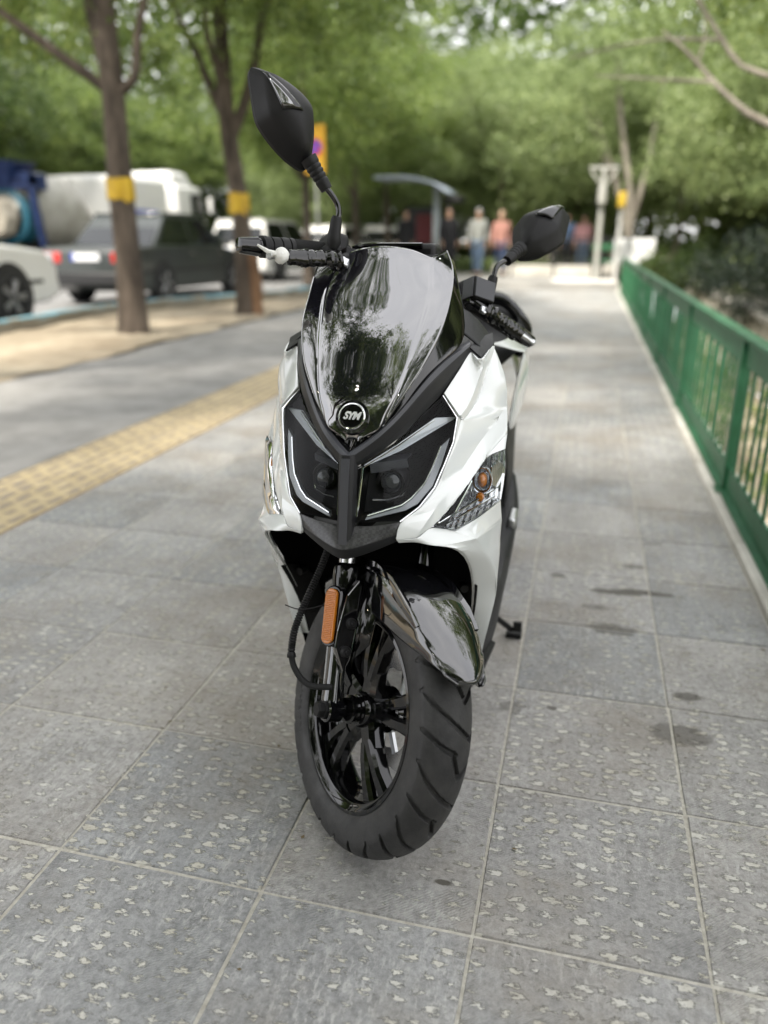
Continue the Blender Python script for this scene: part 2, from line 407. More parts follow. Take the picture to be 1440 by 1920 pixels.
KERBM = kerb_mat()
kerb = plates('kerb', [(-7.4, -7.2, -8, 10)], -.29, DIRTYCONC)
y = -6.0
while y < 22.5:
    L = .9; x0, x1 = kx(y), kx(y + L); a = math.atan2(-(x1 - x0), L)
    b = MB(); b.box((0, 0, 0), (.17, math.hypot(L, x1 - x0) - .012, .44)); 
    b.mk('kerb_stone', KERBM, kerb, smooth=0, bevel=.015, loc=((x0 + x1) / 2, y + L / 2, -.05 + nrg.normal(0, .006))).rotation_euler = (0, nrg.normal(0, .01), a)
    y += L
b = MB(); b.V = []
for y in (-60, 8, 11.0, 12.4, 14.2, 17.5, 23, 60): b.V += [(-24, y, -.02), (kx(min(max(y, -8), 23)) - .06, y, -.02)]
b.F = [(2 * i, 2 * i + 1, 2 * i + 3, 2 * i + 2) for i in range(7)]; b.mi = [0] * 7
b.mk('road', ROADM, smooth=0)['kind'] = 'structure'
sheet('far_pavement', -27.5, -24, -60, 60, -.02, ASPH)
# cross path at the far end and its low wall
b = MB(); b.box((-2.2, 29.2, -.03), (5.7, 20, .30)); b.mk('cross_path', noisy('grey_path', (.20, .20, .19), (.32, .31, .29), 1.5, .9, .4, .006, 8), smooth=0)['kind'] = 'structure'
# ledge under the railing and the stone-lined channel beside it
y = -9.0
LG = plates('ledge', [(.64, .80, -12, 23)], -.29, DIRTYCONC)
while y < 22.6:
    b = MB(); b.box((0, 0, 0), (.175, 1.19, .34)); b.mk('ledge_stone', LIGHTCONC, LG, smooth=0, bevel=.012, loc=(.715, y + .6, -.155 + nrg.normal(0, .004)))
    y += 1.2
WALLM = noisy('channel_wall', (.34, .31, .25), (.60, .57, .49), 1.6, .9, .6, .02, 8)
b = MB(); b.add([(.80, -40, -1.1), (2.6, -40, -1.1), (2.6, 24, -1.1), (.80, 24, -1.1)], [(0, 1, 2, 3)])
b.add([(.80, -40, -1.1), (.80, 24, -1.1), (.80, 24, -.1), (.80, -40, -.1)], [(0, 1, 2, 3)])
b.mk('channel_bed', noisy('channel_soil', (.20, .16, .11), (.46, .40, .31), 1.1, .95, .8, .03, 9), smooth=0)['kind'] = 'structure'
ch = plates('channel_wall', [(2.6, 2.62, -40, 24)], -1.05, WALLM)
y = -6.0
while y < 23.5:
    zc = 0
    for z0, z1 in ((-1.1, -.76), (-.76, -.42), (-.42, -.06)):
        L = .62; sh = .3 if zc % 2 else 0; zc += 1; b = MB(); b.box((0, 0, 0), (.22 + nrg.normal(0, .012), L - .02, z1 - z0 - .02))
        b.mk('wall_stone', WALLM, ch, smooth=0, bevel=.02, loc=(2.70, y + sh + L / 2, (z0 + z1) / 2))
    b = MB(); b.box((0, 0, 0), (.34, .605, .09)); b.mk('coping_stone', LIGHTCONC, ch, smooth=0, bevel=.015, loc=(2.72, y + .31, -.012))
    y += .62
sheet('park_lawn', 2.88, 40, -20, 24, -.06, noisy('park_soil', (.10, .12, .045), (.26, .23, .13), .6, .95, .6, .03, 8), nx=30, ny=30, amp=.05)
plates('park_path', [(2.9, 40, 15.2, 18.8)], -.012, LIGHTCONC)
# ------------------------------------------------------------------ the scooter
X0 = -.38
SC = empty('scooter', 'white and gloss black motor scooter parked on the pecked stone pavement, handlebar turned', 'scooter', (X0, 1.9, 0))
def bl(V): return [(v[0], v[1] - 1.9, v[2]) for v in V]        # body points are given with y measured from the camera foot
rk, st = R(25), R(45)
_k = np.array([0, math.sin(rk), math.cos(rk)]); _x = np.array([1., 0, 0]); _y = np.cross(_k, _x)
SX = _x * math.cos(st) + _y * math.sin(st); SY = -_x * math.sin(st) + _y * math.cos(st); SZ = _k
SO = np.array([0.002, 1.2712, .2407])
def sw(V): return [tuple(SO + v[0] * SX + v[1] * SY + v[2] * SZ) for v in V]     # steering frame -> body
FWH = lambda V: sw([(v[0], v[1] - .058, v[2]) for v in V])                       # front wheel frame -> body
def smk(name, V, F, mat, parent=SC, **k): return mk(name, bl(V), F, mat, parent, **k)
def steer(name, b, mat, parent=SC, wheel=False, **k):
    V = FWH(b.V) if wheel else sw(b.V); o = mk(name, bl(V), b.F, mat, parent, **k)
    if isinstance(mat, (list, tuple)): o.data.polygons.foreach_set('material_index', b.mi)
    return o
def panel(name, V, F, mat, parent=SC, sharp=(), thick=.004, sub=2, side=1, inside=(0, 1.75, .62), hard=()):
    V = [(v[0] * side, v[1], v[2]) for v in V]
    bm = bmesh.new(); vs = [bm.verts.new(p) for p in bl(V)]
    for f in F: bm.faces.new([vs[i] for i in f])
    bmesh.ops.recalc_face_normals(bm, faces=bm.faces); bm.normal_update()
    inn = Vector((inside[0], inside[1] - 1.9, inside[2]))
    if sum((f.calc_center_median() - inn).dot(f.normal) * f.calc_area() for f in bm.faces) < 0: bmesh.ops.reverse_faces(bm, faces=bm.faces)
    cl = bm.edges.layers.float.new('crease_edge')
    sh = {frozenset(s) for s in sharp}; idx = {v: i for i, v in enumerate(vs)}
    for e in bm.edges:
        if len(e.link_faces) < 2: e[cl] = 1
        elif frozenset((idx[e.verts[0]], idx[e.verts[1]])) in sh: e[cl] = 1; e.smooth = False
    me = bpy.data.meshes.new(name); bm.to_mesh(me); bm.free(); me.materials.append(mat)
    me.polygons.foreach_set('use_smooth', [True] * len(me.polygons))
    o = bpy.data.objects.new(name, me); COL.objects.link(o); o.parent = parent
    m = o.modifiers.new('sub', 'SUBSURF'); m.levels = m.render_levels = sub
    if thick: m = o.modifiers.new('solid', 'SOLIDIFY'); m.thickness = thick; m.offset = -1
    m = o.modifiers.new('bevel', 'BEVEL'); m.width = .0012; m.segments = 2; m.limit_method = 'ANGLE'; m.angle_limit = R(38)
    return o
def chain(*idx): return [(a, b) for a, b in zip(idx, idx[1:])]

# ---- windscreen
zc = [.786, .800, .826, .86, .91, .97, 1.03, 1.085, 1.106]
cen = [1.262, 1.262, 1.268, 1.284, 1.318, 1.362, 1.420, 1.472, 1.490]
crs = [(0.012, 1.264, .786), (.046, 1.272, .803), (.058, 1.284, .830), (.071, 1.300, .859), (.086, 1.338, .910), (.097, 1.384, .968), (.102, 1.437, 1.025), (.095, 1.494, 1.074), (.092, 1.504, 1.087)]
edg = [(0.018, 1.267, .787), (.050, 1.279, .808), (.069, 1.288, .838), (.086, 1.302, .868), (.112, 1.335, .914), (.133, 1.390, .968), (.1385, 1.453, 1.024), (.134, 1.488, 1.066), (.118, 1.506, 1.099)]
rows = []
for z, y, c_, e in zip(zc, cen, crs, edg):
    c2 = (c_[0] * .94, c_[1] - .0055, c_[2]); e1 = tuple(c_[i] * .5 + e[i] * .5 + (0, .002, 0)[i] for i in range(3))
    m1 = (c_[0] * .55, y * .72 + c_[1] * .28 - .001, z * .7 + c_[2] * .3)
    rows.append([(-e[0], *e[1:]), (-e1[0], *e1[1:]), (-c_[0], *c_[1:]), (-c2[0], *c2[1:]), (-m1[0], *m1[1:]), (0, y, z), m1, c2, c_, e1, e])
V, F = loft(rows, 56, 61)
scr = smk('windscreen', V, F, SMOKE, smooth=60, solid=.004)
# badge on the screen
bn = Vector((0, -.885, .465)); bu = Vector((0, .465, .885)); bc = Vector((0, 1.2665, .826))
def onbadge(V): return [tuple(bc + Vector((1, 0, 0)) * a + bu * b_ + bn * d) for a, b_, d in V]
V, F = lathe([(.0, .0045), (.0185, .0045), (.019, .003), (.030, .0015), (.031, -.012)], 40)
bad = smk('badge', onbadge([(v[1], v[2], v[0]) for v in V]), F, GLOSS)
V, F = lathe([(.0205, .004), (.0215, .0062), (.0232, .0064), (.0245, .0045), (.0235, .002)], 40)
smk('badge_ring', onbadge([(v[1], v[2], v[0]) for v in V]), F, CHROME, bad)
def text_mesh(s, size, ext, shear=0, off=0, bold=1.0):
    cu = bpy.data.curves.new('lettering', 'FONT'); cu.body = s; cu.size = size; cu.extrude = ext; cu.shear = shear; cu.offset = off
    cu.align_x = 'CENTER'; cu.align_y = 'CENTER'; cu.space_character = bold; cu.resolution_u = 4
    o = bpy.data.objects.new('lettering', cu); COL.objects.link(o); dg = bpy.context.evaluated_depsgraph_get()
    me = bpy.data.meshes.new_from_object(o.evaluated_get(dg)); V = [tuple(v.co) for v in me.vertices]; F = [tuple(p.vertices) for p in me.polygons]
    bpy.data.objects.remove(o); bpy.data.curves.remove(cu); bpy.data.meshes.remove(me); return V, F
V, F = text_mesh('SYM', .0165, .001, .35, .0007, .92)
smk('badge_lettering', onbadge([(v[0] * 1.0, v[1] * 1.12, v[2] + .0056) for v in V]), F, BRIGHT, bad)
# gloss inner side panels beside the screen, trim V, spine, beak
tin = [(.172, 1.482, .931), (.139, 1.395, .910), (.115, 1.345, .883), (.091, 1.315, .849), (.067, 1.281, .818), (.038, 1.253, .791), (0, 1.232, .766)]
tou = [(.174, 1.474, .914), (.140, 1.383, .851), (.114, 1.343, .826), (.088, 1.312, .795), (.058, 1.276, .769), (.022, 1.248, .748), (0, 1.226, .735)]
ein = [(.112, 1.522, 1.088), (.128, 1.500, 1.056), (.131, 1.465, 1.015), (.125, 1.402, .955), (.104, 1.350, .910), (.078, 1.318, .862), (.042, 1.295, .806), (0, 1.28, .782)]
eou = [(.120, 1.575, 1.080), (.141, 1.530, 1.030), (.170, 1.492, .934), (.139, 1.405, .912), (.115, 1.355, .884), (.090, 1.322, .849), (.045, 1.268, .797), (0, 1.240, .768)]
for s in (1, -1):
    n = len(ein); V = ein + eou; F = [(i, i + 1, n + i + 1, n + i) for i in range(n - 1)]
    panel('screen_side_panel', V, F, GLOSS, side=s, sub=2)
    n = len(tin); mid_ = [tuple(a[i] * .76 + b_[i] * .24 + (0, -.007, 0)[i] for i in range(3)) for a, b_ in zip(tin, tou)]
    mid2 = [tuple(a[i] * .25 + b_[i] * .75 + (0, -.006, 0)[i] for i in range(3)) for a, b_ in zip(tin, tou)]
    V = mid_ + mid2 + tou
    panel('front_trim', V, [(i, i + 1, n + i + 1, n + i) for i in range(n - 1)] + [(n + i, n + i + 1, 2 * n + i + 1, 2 * n + i) for i in range(n - 1)], CHAR, side=s, sharp=chain(*range(n, 2 * n)), thick=.006)
    V = tin + mid_ + [(p[0] * .97, p[1] + .02, p[2] + .004) for p in tin]
    panel('trim_bevel', V, [(i, i + 1, n + i + 1, n + i) for i in range(n - 1)] + [(2 * n + i, 2 * n + i + 1, i + 1, i) for i in range(n - 1)], TRIMGREY, side=s, sharp=chain(*range(n)), thick=.003)
V = []
for z, y in ((.768, 1.224), (.735, 1.217), (.66, 1.205), (.612, 1.197)):
    V += [(-.0165, y + .022, z), (-.0135, y + .006, z), (-.0075, y, z), (.0075, y, z), (.0135, y + .006, z), (.0165, y + .022, z)]
F = [(r * 6 + i, r * 6 + i + 1, r * 6 + i + 7, r * 6 + i + 6) for r in range(3) for i in range(5)]
sp = smk('spine', V, F, CHAR, smooth=0, bevel=.0012)
V2 = [(v[0] * .98, v[1] - .0012, v[2]) for r in range(4) for v in V[r * 6 + 2:r * 6 + 4]]
V2[0] = (-.0075, 1.2225, .762); V2[1] = (.0075, 1.2225, .762)
smk('spine_strip', V2, [(r * 2, r * 2 + 1, r * 2 + 3, r * 2 + 2) for r in range(3)], TRIMGREY, sp, smooth=0, solid=.002)
up = [(0, 1.222, .640), (.016, 1.218, .642), (.05, 1.226, .641), (.096, 1.241, .648)]
rg = [(0, 1.186, .606), (.016, 1.190, .608), (.05, 1.210, .615), (.094, 1.238, .627)]
lo = [(0, 1.196, .584), (.016, 1.200, .586), (.05, 1.220, .595), (.089, 1.246, .609)]
bk = [(0, 1.40, .60), (.016, 1.40, .60), (.05, 1.40, .61), (.10, 1.40, .62)]
full = lambda L: [(-p[0], *p[1:]) for p in L[:0:-1]] + L
V = full(up) + full(rg); n = 7
panel('beak_top', V, [(i, i + 1, n + i + 1, n + i) for i in range(n - 1)], CARBON, sub=1, thick=.003)
V = full(rg) + full(lo) + full(bk)
panel('beak', V, [(r * n + i, r * n + i + 1, (r + 1) * n + i + 1, (r + 1) * n + i) for r in range(2) for i in range(n - 1)], CHAR, sub=1, sharp=chain(*range(n, 2 * n)), thick=.003, inside=(0, 1.4, .7))

# ---- white front fairing (upper cheek and lower wing)
FV = [(.140, 1.383, .851), (.157, 1.428, .884), (.174, 1.474, .914), (.195, 1.460, .906), (.205, 1.520, .921), (.198, 1.470, .893), (.186, 1.435, .847), (.178, 1.400, .824), (.171, 1.368, .814),   # 0-8
      (.211, 1.533, .921), (.203, 1.494, .882), (.191, 1.458, .832), (.181, 1.418, .812), (.174, 1.380, .805),     # 9-13
      (.168, 1.357, .769), (.157, 1.33, .732), (.144, 1.307, .694), (.124, 1.268, .668), (.095, 1.239, .647), (.089, 1.230, .618),   # 14-19
      (.237, 1.525, .863), (.244, 1.530, .805), (.232, 1.500, .790), (.206, 1.430, .755), (.187, 1.385, .725), (.168, 1.330, .692), (.146, 1.285, .659), (.137, 1.262, .645), (.121, 1.246, .619),  # 20-28
      (.249, 1.505, .755), (.249, 1.478, .730), (.219, 1.430, .726), (.201, 1.378, .699), (.174, 1.322, .662), (.144, 1.276, .630)]   # 29-34
FF = [(0, 8, 7), (0, 7, 6, 1), (1, 6, 5, 2), (2, 5, 3), (3, 5, 4), (4, 5, 10, 9), (5, 6, 11, 10), (6, 7, 12, 11), (7, 8, 13, 12),
      (9, 10, 20), (10, 11, 21, 20), (11, 12, 22, 21), (12, 13, 23, 22), (13, 14, 23), (14, 15, 24, 23), (15, 16, 25, 24), (16, 17, 26, 25), (17, 18, 27, 26), (18, 19, 28, 27), (13, 8, 14),
      (21, 22, 31, 29), (29, 31, 30), (22, 23, 31), (23, 24, 32, 31), (24, 25, 33, 32), (25, 26, 34, 33), (26, 27, 28, 34)]
FS = chain(4, 5, 6, 7, 8) + chain(9, 10, 11, 12, 13) + chain(22, 23, 24, 25, 26, 27) + chain(21, 22)
WV = [(.089, 1.231, .617), (.121, 1.247, .617), (.144, 1.277, .628), (.181, 1.304, .615), (.218, 1.370, .624), (.248, 1.447, .634),      # 0-5 top
      (.092, 1.236, .610), (.120, 1.250, .608), (.162, 1.268, .599), (.217, 1.330, .594),         # 6-9 lip
      (.250, 1.465, .548), (.250, 1.472, .514), (.245, 1.488, .410), (.224, 1.505, .286), (.217, 1.512, .245),          # 10-14 outer
      (.236, 1.390, .535), (.246, 1.450, .470),        # 15-16 ridge
      (.193, 1.300, .580), (.204, 1.360, .528), (.205, 1.418, .462), (.200, 1.465, .395), (.192, 1.500, .318), (.187, 1.514, .245),    # 17-22 inner
      (.252, 1.455, .590)]
WF = [(0, 1, 7, 6), (1, 2, 8, 7), (2, 3, 8), (3, 9, 8), (3, 4, 9), (4, 5, 23, 9), (9, 23, 10, 15), (15, 10, 11, 16), (16, 11, 12),
      (8, 9, 17), (17, 9, 15, 18), (18, 15, 16, 19), (19, 16, 12, 20), (20, 12, 13, 21), (21, 13, 14, 22)]
WS = chain(8, 9, 15, 16, 12) + chain(4, 9) + chain(7, 8)
TV = [(.249, 1.478, .729), (.219, 1.430, .724), (.201, 1.378, .697), (.174, 1.322, .660), (.145, 1.277, .629), (.181, 1.305, .617), (.218, 1.371, .626), (.249, 1.446, .636), (.252, 1.470, .682)]
def strips(name, L, mat, side, thick=.0035, n0=28, m=7, inside=(0, 1.75, .62)):
    """facets ruled between pairs of smooth chains: crisp borders, even faces"""
    bm = bmesh.new()
    for A_, B2, bulge in L:
        k_ = len(A_) if isinstance(A_, np.ndarray) else (len(B2) if isinstance(B2, np.ndarray) else n0)
        n = k_; A2 = A_ if isinstance(A_, np.ndarray) else smoothline(A_, n); B3 = B2 if isinstance(B2, np.ndarray) else smoothline(B2, n); g = []
        for i in range(n):
            g.append([bm.verts.new(tuple(x * k for x, k in zip(bl([A2[i] * (1 - j / (m - 1)) + B3[i] * (j / (m - 1))])[0], (side, 1, 1)))) for j in range(m)])
        fs = []
        for i in range(n - 1):
            for j in range(m - 1):
                try: fs.append(bm.faces.new((g[i][j], g[i][j + 1], g[i + 1][j + 1], g[i + 1][j])))
                except ValueError: pass
        if bulge:
            nn = sum((f.normal if f.normal.length else Vector() for f in fs), Vector())
            for f in fs: f.normal_update()
            nn = sum((f.normal * f.calc_area() for f in fs), Vector()).normalized(); inn = Vector((inside[0] * side, inside[1] - 1.9, inside[2]))
            if nn.dot(g[n // 2][m // 2].co - inn) < 0: nn = -nn
            for i in range(n):
                for j in range(m): t, u = i / (n - 1), j / (m - 1); g[i][j].co += nn * (bulge * 16 * t * (1 - t) * u * (1 - u))
    bmesh.ops.remove_doubles(bm, verts=bm.verts, dist=.0006); bmesh.ops.dissolve_degenerate(bm, edges=bm.edges, dist=.0002)
    bmesh.ops.recalc_face_normals(bm, faces=bm.faces); inn = Vector((inside[0] * side, inside[1] - 1.9, inside[2]))
    if sum((f.calc_center_median() - inn).dot(f.normal) * f.calc_area() for f in bm.faces) < 0: bmesh.ops.reverse_faces(bm, faces=bm.faces)
    me = bpy.data.meshes.new(name); bm.to_mesh(me); bm.free(); me.materials.append(mat); me.polygons.foreach_set('use_smooth', [True] * len(me.polygons)); me.set_sharp_from_angle(angle=R(13))
    o = bpy.data.objects.new(name, me); COL.objects.link(o); o.parent = SC
    mo = o.modifiers.new('solid', 'SOLIDIFY'); mo.thickness = thick; mo.offset = -1
    mo = o.modifiers.new('bevel', 'BEVEL'); mo.width = .0011; mo.segments = 2; mo.limit_method = 'ANGLE'; mo.angle_limit = R(14)
    return o
f_ = lambda *ix: [FV[i] for i in ix]; w_ = lambda *ix: [WV[i] for i in ix]
for s in (1, -1):
    OC = np.concatenate([smoothline(f_(22, 23), 5)[:-1], smoothline(f_(23, 24, 25, 26), 20), smoothline(f_(26, 27, 28), 6)[1:]]); FC = np.concatenate([smoothline(f_(9, 20, 21), 20), smoothline(f_(21, 22), 6)[1:]])
    def part_of(cv, p, q_): i, j = [int(np.argmin(np.linalg.norm(cv - np.array(t), axis=1))) for t in (p, q_)]; return cv[i:j + 1]
    strips('front_fairing', [(f_(0, 1, 2, 3, 4), f_(8, 7, 6, 5, 4), .0008), (f_(4, 5, 6, 7, 8), f_(9, 10, 11, 12, 13), 0),
        (f_(9, 10, 11, 12, 13), FC, .004), (f_(13, 14, 15, 16, 17, 18, 19), OC, .0015), ([FV[8], FV[13]], [FV[8], FV[14]], 0),
        (part_of(FC, FV[21], FV[22]), f_(29, 31), 0), (f_(29, 30), [FV[31], tuple(np.array(FV[31]) + .0004)], 0), (part_of(OC, FV[22], FV[23]), [FV[31], tuple(np.array(FV[31]) + .0004)], 0),
        (part_of(OC, FV[23], FV[26]), f_(31, 32, 33, 34), 0), (part_of(OC, FV[26], FV[28]), [FV[34], (.133, 1.262, .625), FV[28]], 0)], WHITE, s)
    strips('fairing_wing', [(w_(0, 1, 2, 3), w_(6, 7, 8, 9), 0), (w_(3, 4, 5), [WV[9], (.2345, 1.3925, .592), WV[23]], 0), ([WV[23], WV[10], WV[11], WV[12]], w_(9, 15, 16, 12), .001),
        (w_(9, 15, 16, 12, 13, 14), w_(8, 17, 18, 19, 20, 21, 22), .001)], WHITE, s, .004, inside=(.1, 1.6, .5))
    sh_ = lambda V, d: [(p[0] - .002, p[1] + d, p[2]) for p in V]
    panel('fairing_backing', sh_(FV, .0035), FF, WHITE, side=s, sharp=FS, thick=.002, sub=1)
    panel('fairing_backing', sh_(WV, .0035), WF, WHITE, side=s, sharp=WS, thick=.002, sub=1, inside=(.1, 1.6, .5))
    # leg-shield sides behind the white shell, and the wheel-arch liner
    out = [(.205, 1.522, .915), (.237, 1.527, .86), (.244, 1.532, .80), (.248, 1.507, .75), (.248, 1.48, .70), (.248, 1.455, .63), (.244, 1.48, .54), (.238, 1.505, .416), (.216, 1.522, .286), (.207, 1.53, .24)]
    inn = [(.17, 1.70, .93), (.20, 1.70, .86), (.21, 1.72, .80), (.215, 1.72, .75), (.217, 1.72, .70), (.22, 1.72, .63), (.22, 1.70, .54), (.22, 1.70, .42), (.20, 1.68, .29), (.19, 1.68, .22)]
    n = len(out)
    panel('leg_shield', out + inn, [(i, i + 1, n + i + 1, n + i) for i in range(n - 1)], CHAR, side=s, thick=.004, inside=(0, 1.6, .55))
li = []
for p in ([(.188, 1.32, .606), (.19, 1.325, .57), (.198, 1.372, .522), (.200, 1.43, .458), (.196, 1.475, .392), (.188, 1.51, .316), (.188, 1.52, .22), (.17, 1.54, .15)]):
    yb = max(1.56, p[1] + .02)
    li.append([(-p[0], p[1], p[2]), (-.16, yb, p[2]), (-.08, yb + .05, p[2]), (0, yb + .06, p[2]), (.08, yb + .05, p[2]), (.16, yb, p[2]), (p[0], p[1], p[2])])
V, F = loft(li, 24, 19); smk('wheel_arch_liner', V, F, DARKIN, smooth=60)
top = [(-.188, 1.32, .606), (-.12, 1.26, .604), (-.06, 1.235, .592), (0, 1.215, .584), (.06, 1.235, .592), (.12, 1.26, .604), (.188, 1.32, .606)]
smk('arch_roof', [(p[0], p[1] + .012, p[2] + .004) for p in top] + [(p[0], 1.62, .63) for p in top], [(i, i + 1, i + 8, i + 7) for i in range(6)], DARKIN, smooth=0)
# black flanges inside the lower wings
for s in (1, -1):
    panel('arch_flange', [(.203, 1.425, .458), (.212, 1.420, .456), (.206, 1.462, .395), (.194, 1.496, .318), (.188, 1.508, .255), (.150, 1.56, .20), (.16, 1.55, .318), (.17, 1.53, .395), (.19, 1.46, .45)],
          [(0, 1, 2, 8), (8, 2, 7), (7, 2, 3, 6), (6, 3, 4, 5)], MATTE, side=s, thick=.003, sub=1, inside=(.1, 1.8, .4))
    V, F = tube([(.175, 1.475, .43), (.183, 1.455, .43)], [.009, .009], 12); smk('liner_screw', [(v[0] * s, v[1], v[2]) for v in V], F, MATTE)
# ---- headlights
HLO = [(.140, 1.386, .848), (.170, 1.370, .812), (.166, 1.359, .769), (.155, 1.332, .732), (.142, 1.309, .695), (.122, 1.270, .669), (.094, 1.242, .649), (.017, 1.221, .647), (.023, 1.252, .746), (.058, 1.279, .767), (.088, 1.314, .793), (.114, 1.346, .824)]
def hy(x, z): return .9704 - .301 * x + .3625 * z + .9581 * x * x + 1.0006 * x * z
def hl_ring(k, dy, cx=.088, cz=.735): return [(cx + (p[0] - cx) * k, (hy(cx + (p[0] - cx) * k, cz + (p[2] - cz) * k) * (1 - k ** 3) + p[1] * k ** 3) + dy, cz + (p[2] - cz) * k) for p in HLO]
n = len(HLO)
def ringfaces(nr, n, cap=True):
    F = [(r * n + i, r * n + (i + 1) % n, (r + 1) * n + (i + 1) % n, (r + 1) * n + i) for r in range(nr - 1) for i in range(n)]
    if cap: F.append(tuple((nr - 1) * n + i for i in range(n)))
    return F
WED = [(.0194, 1.2593, .7392), (.0729, 1.3014, .771), (.1298, 1.3583, .810), (.1625, 1.3833, .8083), (.0787, 1.301, .7621), (.036, 1.2697, .745)]
DO = [(.1575, 1.3600, .775), (.1485, 1.330, .733), (.1380, 1.3058, .698), (.1163, 1.2794, .6702), (.0973, 1.2644, .6613), (.0319, 1.2278, .6500)]
DI = [(.1440, 1.3480, .762), (.1340, 1.322, .728), (.1240, 1.3023, .7035), (.1048, 1.2805, .681), (.0892, 1.2671, .6705), (.0354, 1.2356, .6570)]
def sig_reflector():
    m = P('signal_reflector', (.86, .87, .88), .16, .95); n_ = N(m); w = n_.new('TexWave', {'Vector': n_.coord(), 'Scale': 30.0, 'Distortion': .6}, bands_direction='X').outputs['Fac']; n_.bump(w, .9, .012); return m
for s in (1, -1):
    mir = lambda V: [(v[0] * s, v[1], v[2]) for v in V]
    V = hl_ring(1, 0) + hl_ring(1, .012) + hl_ring(.97, .05) + hl_ring(.6, .062)
    hl = smk('headlight', mir(V), ringfaces(4, n), P('headlight_inner', (.002, .002, .002), .5, spec=.1) if s == 1 else bpy.data.materials['headlight_inner'], smooth=30)
    V = hl_ring(.995, -.004) + hl_ring(.9, -.007) + hl_ring(.5, -.009)
    smk('headlight_cover', mir(V), ringfaces(3, n), CLEAR, hl, smooth=80)
    V = WED + [(p[0], p[1] + .012, p[2] - .002) for p in WED]; k = 6
    smk('light_blade', mir(V), [tuple(range(k)), tuple(range(2 * k - 1, k - 1, -1))] + [(i, (i + 1) % k, k + (i + 1) % k, k + i) for i in range(k)], PALE, hl, smooth=0, bevel=.001)
    V = DO + DI + [(p[0], p[1] + .010, p[2]) for p in DO] + [(p[0], p[1] + .010, p[2]) for p in DI]; k = 6
    F = []
    for i in range(k - 1):
        F += [(i, i + 1, k + i + 1, k + i), (2 * k + i, 3 * k + i, 3 * k + i + 1, 2 * k + i + 1), (i, 2 * k + i, 2 * k + i + 1, i + 1), (k + i, k + i + 1, 3 * k + i + 1, 3 * k + i)]
    F += [(0, k, 3 * k, 2 * k), (k - 1, 3 * k - 1, 4 * k - 1, 2 * k - 1)][:1]
    smk('light_guide', mir(V), F, GREYGUIDE, hl, smooth=30, bevel=.0008)
    b = MB(); b.tube([(p[0], p[1] - .003, p[2]) for p in DI], .0019, 6); b.tube([(p[0] * .99, p[1] - .001, p[2] - .003) for p in WED[2::-1]], .0013, 6)
    b.tube([(.0215, 1.2545, .739), (.0175, 1.226, .657)], .0022, 6)
    smk('chrome_line', mir(b.V), b.F, CHROME, hl)
    b = MB(); b.tube([(p[0] - .001, p[1] - .0035, p[2]) for p in HLO[:7]], .0015, 6); smk('headlight_edge', mir(b.V), b.F, CHROME, hl)
    # projector: shroud, barrel and lens
    pc = Vector((.061, 1.303, .700))
    V, F = lathe([(.0, -.022), (.012, -.019), (.019, -.011), (.022, 0)], 28); V = [(pc.x + v[1], pc.y + v[0], pc.z + v[2]) for v in V]
    lens = smk('projector_lens', mir(V), F, DARKGLASS, hl, smooth=80)
    V, F = lathe([(.0215, -.004), (.027, -.006), (.029, .0), (.029, .05)], 28); V = [(pc.x + v[1], pc.y + v[0], pc.z + v[2]) for v in V]
    smk('projector_barrel', mir(V), F, MATTE, hl)
    b = MB(); b.add([(.030, 1.268, .742), (.088, 1.312, .742), (.090, 1.320, .727), (.030, 1.278, .723), (.030, 1.31, .742), (.088, 1.35, .742)], [(0, 1, 2, 3), (0, 4, 5, 1)])
    smk('projector_shroud', mir(b.V), b.F, TRIMGREY, hl, smooth=0, solid=.002)
    b = MB(); b.tube([(.036, 1.266, .676), (.060, 1.281, .673), (.084, 1.300, .677), (.088, 1.306, .690)], .0016, 6); smk('projector_rim', mir(b.V), b.F, STEEL, hl)
    # ---- turn signal
    cx = (.205, 1.385, .672); k = len(TV)
    ins = lambda f, dx, dy: [tuple(cx[i] + (p[i] - cx[i]) * f + (dx, dy, 0)[i] for i in range(3)) for p in TV]
    V = ins(1, 0, 0) + ins(.97, -.02, .012) + ins(.7, -.045, .03)
    tsg = smk('turn_signal', mir(V), ringfaces(3, k), sig_reflector() if s == 1 else bpy.data.materials['signal_reflector'], smooth=0)
    V = ins(.99, .002, -.003) + ins(.85, .006, -.006) + ins(.4, .009, -.009)
    smk('signal_lens', mir(V), ringfaces(3, k), CLEAR, tsg, smooth=60)
    b = MB()
    for i in range(5):
        t = i / 4; b.box((.243 - .012 * t, 1.462 - .02 * t, .69 + .012 * t - .01), (.002, .012, .05), rz=-.5)
    for a, c_ in (((.153, 1.290, .633), (.235, 1.43, .660)), ((.165, 1.300, .628), (.238, 1.43, .648)), ((.200, 1.372, .692), (.178, 1.325, .645))): b.tube([a, c_], .0022, 6)
    smk('reflector_rib', mir(b.V), b.F, CHROME, tsg, smooth=0)
    b = MB(); b.add([(.150, 1.286, .630), (.170, 1.322, .656), (.192, 1.368, .690), (.192, 1.368, .683), (.174, 1.330, .645), (.164, 1.303, .625)], [(0, 1, 4, 5), (1, 2, 3, 4)])
    smk('signal_bezel', mir(b.V), b.F, MATTE, tsg, smooth=0, solid=.002)
    V, F = lathe([(.0, -.016), (.006, -.014), (.0095, -.006), (.010, .004), (.008, .014), (.007, .022)], 16); V = [(.214 + v[1] * 1.0, 1.418 + v[0], .682 + v[2] * 1.5) for v in V]
    smk('signal_bulb', mir(V), F, AMBER, tsg, smooth=50)
    V, F = lathe([(.0165, -.004), (.0185, -.006), (.020, .0), (.017, .016), (.0155, .004)], 20, True); smk('bulb_ring', mir([(.214 + v[1], 1.418 + v[0], .682 + v[2] * 1.4) for v in V]), F, CHROME, tsg, smooth=50)
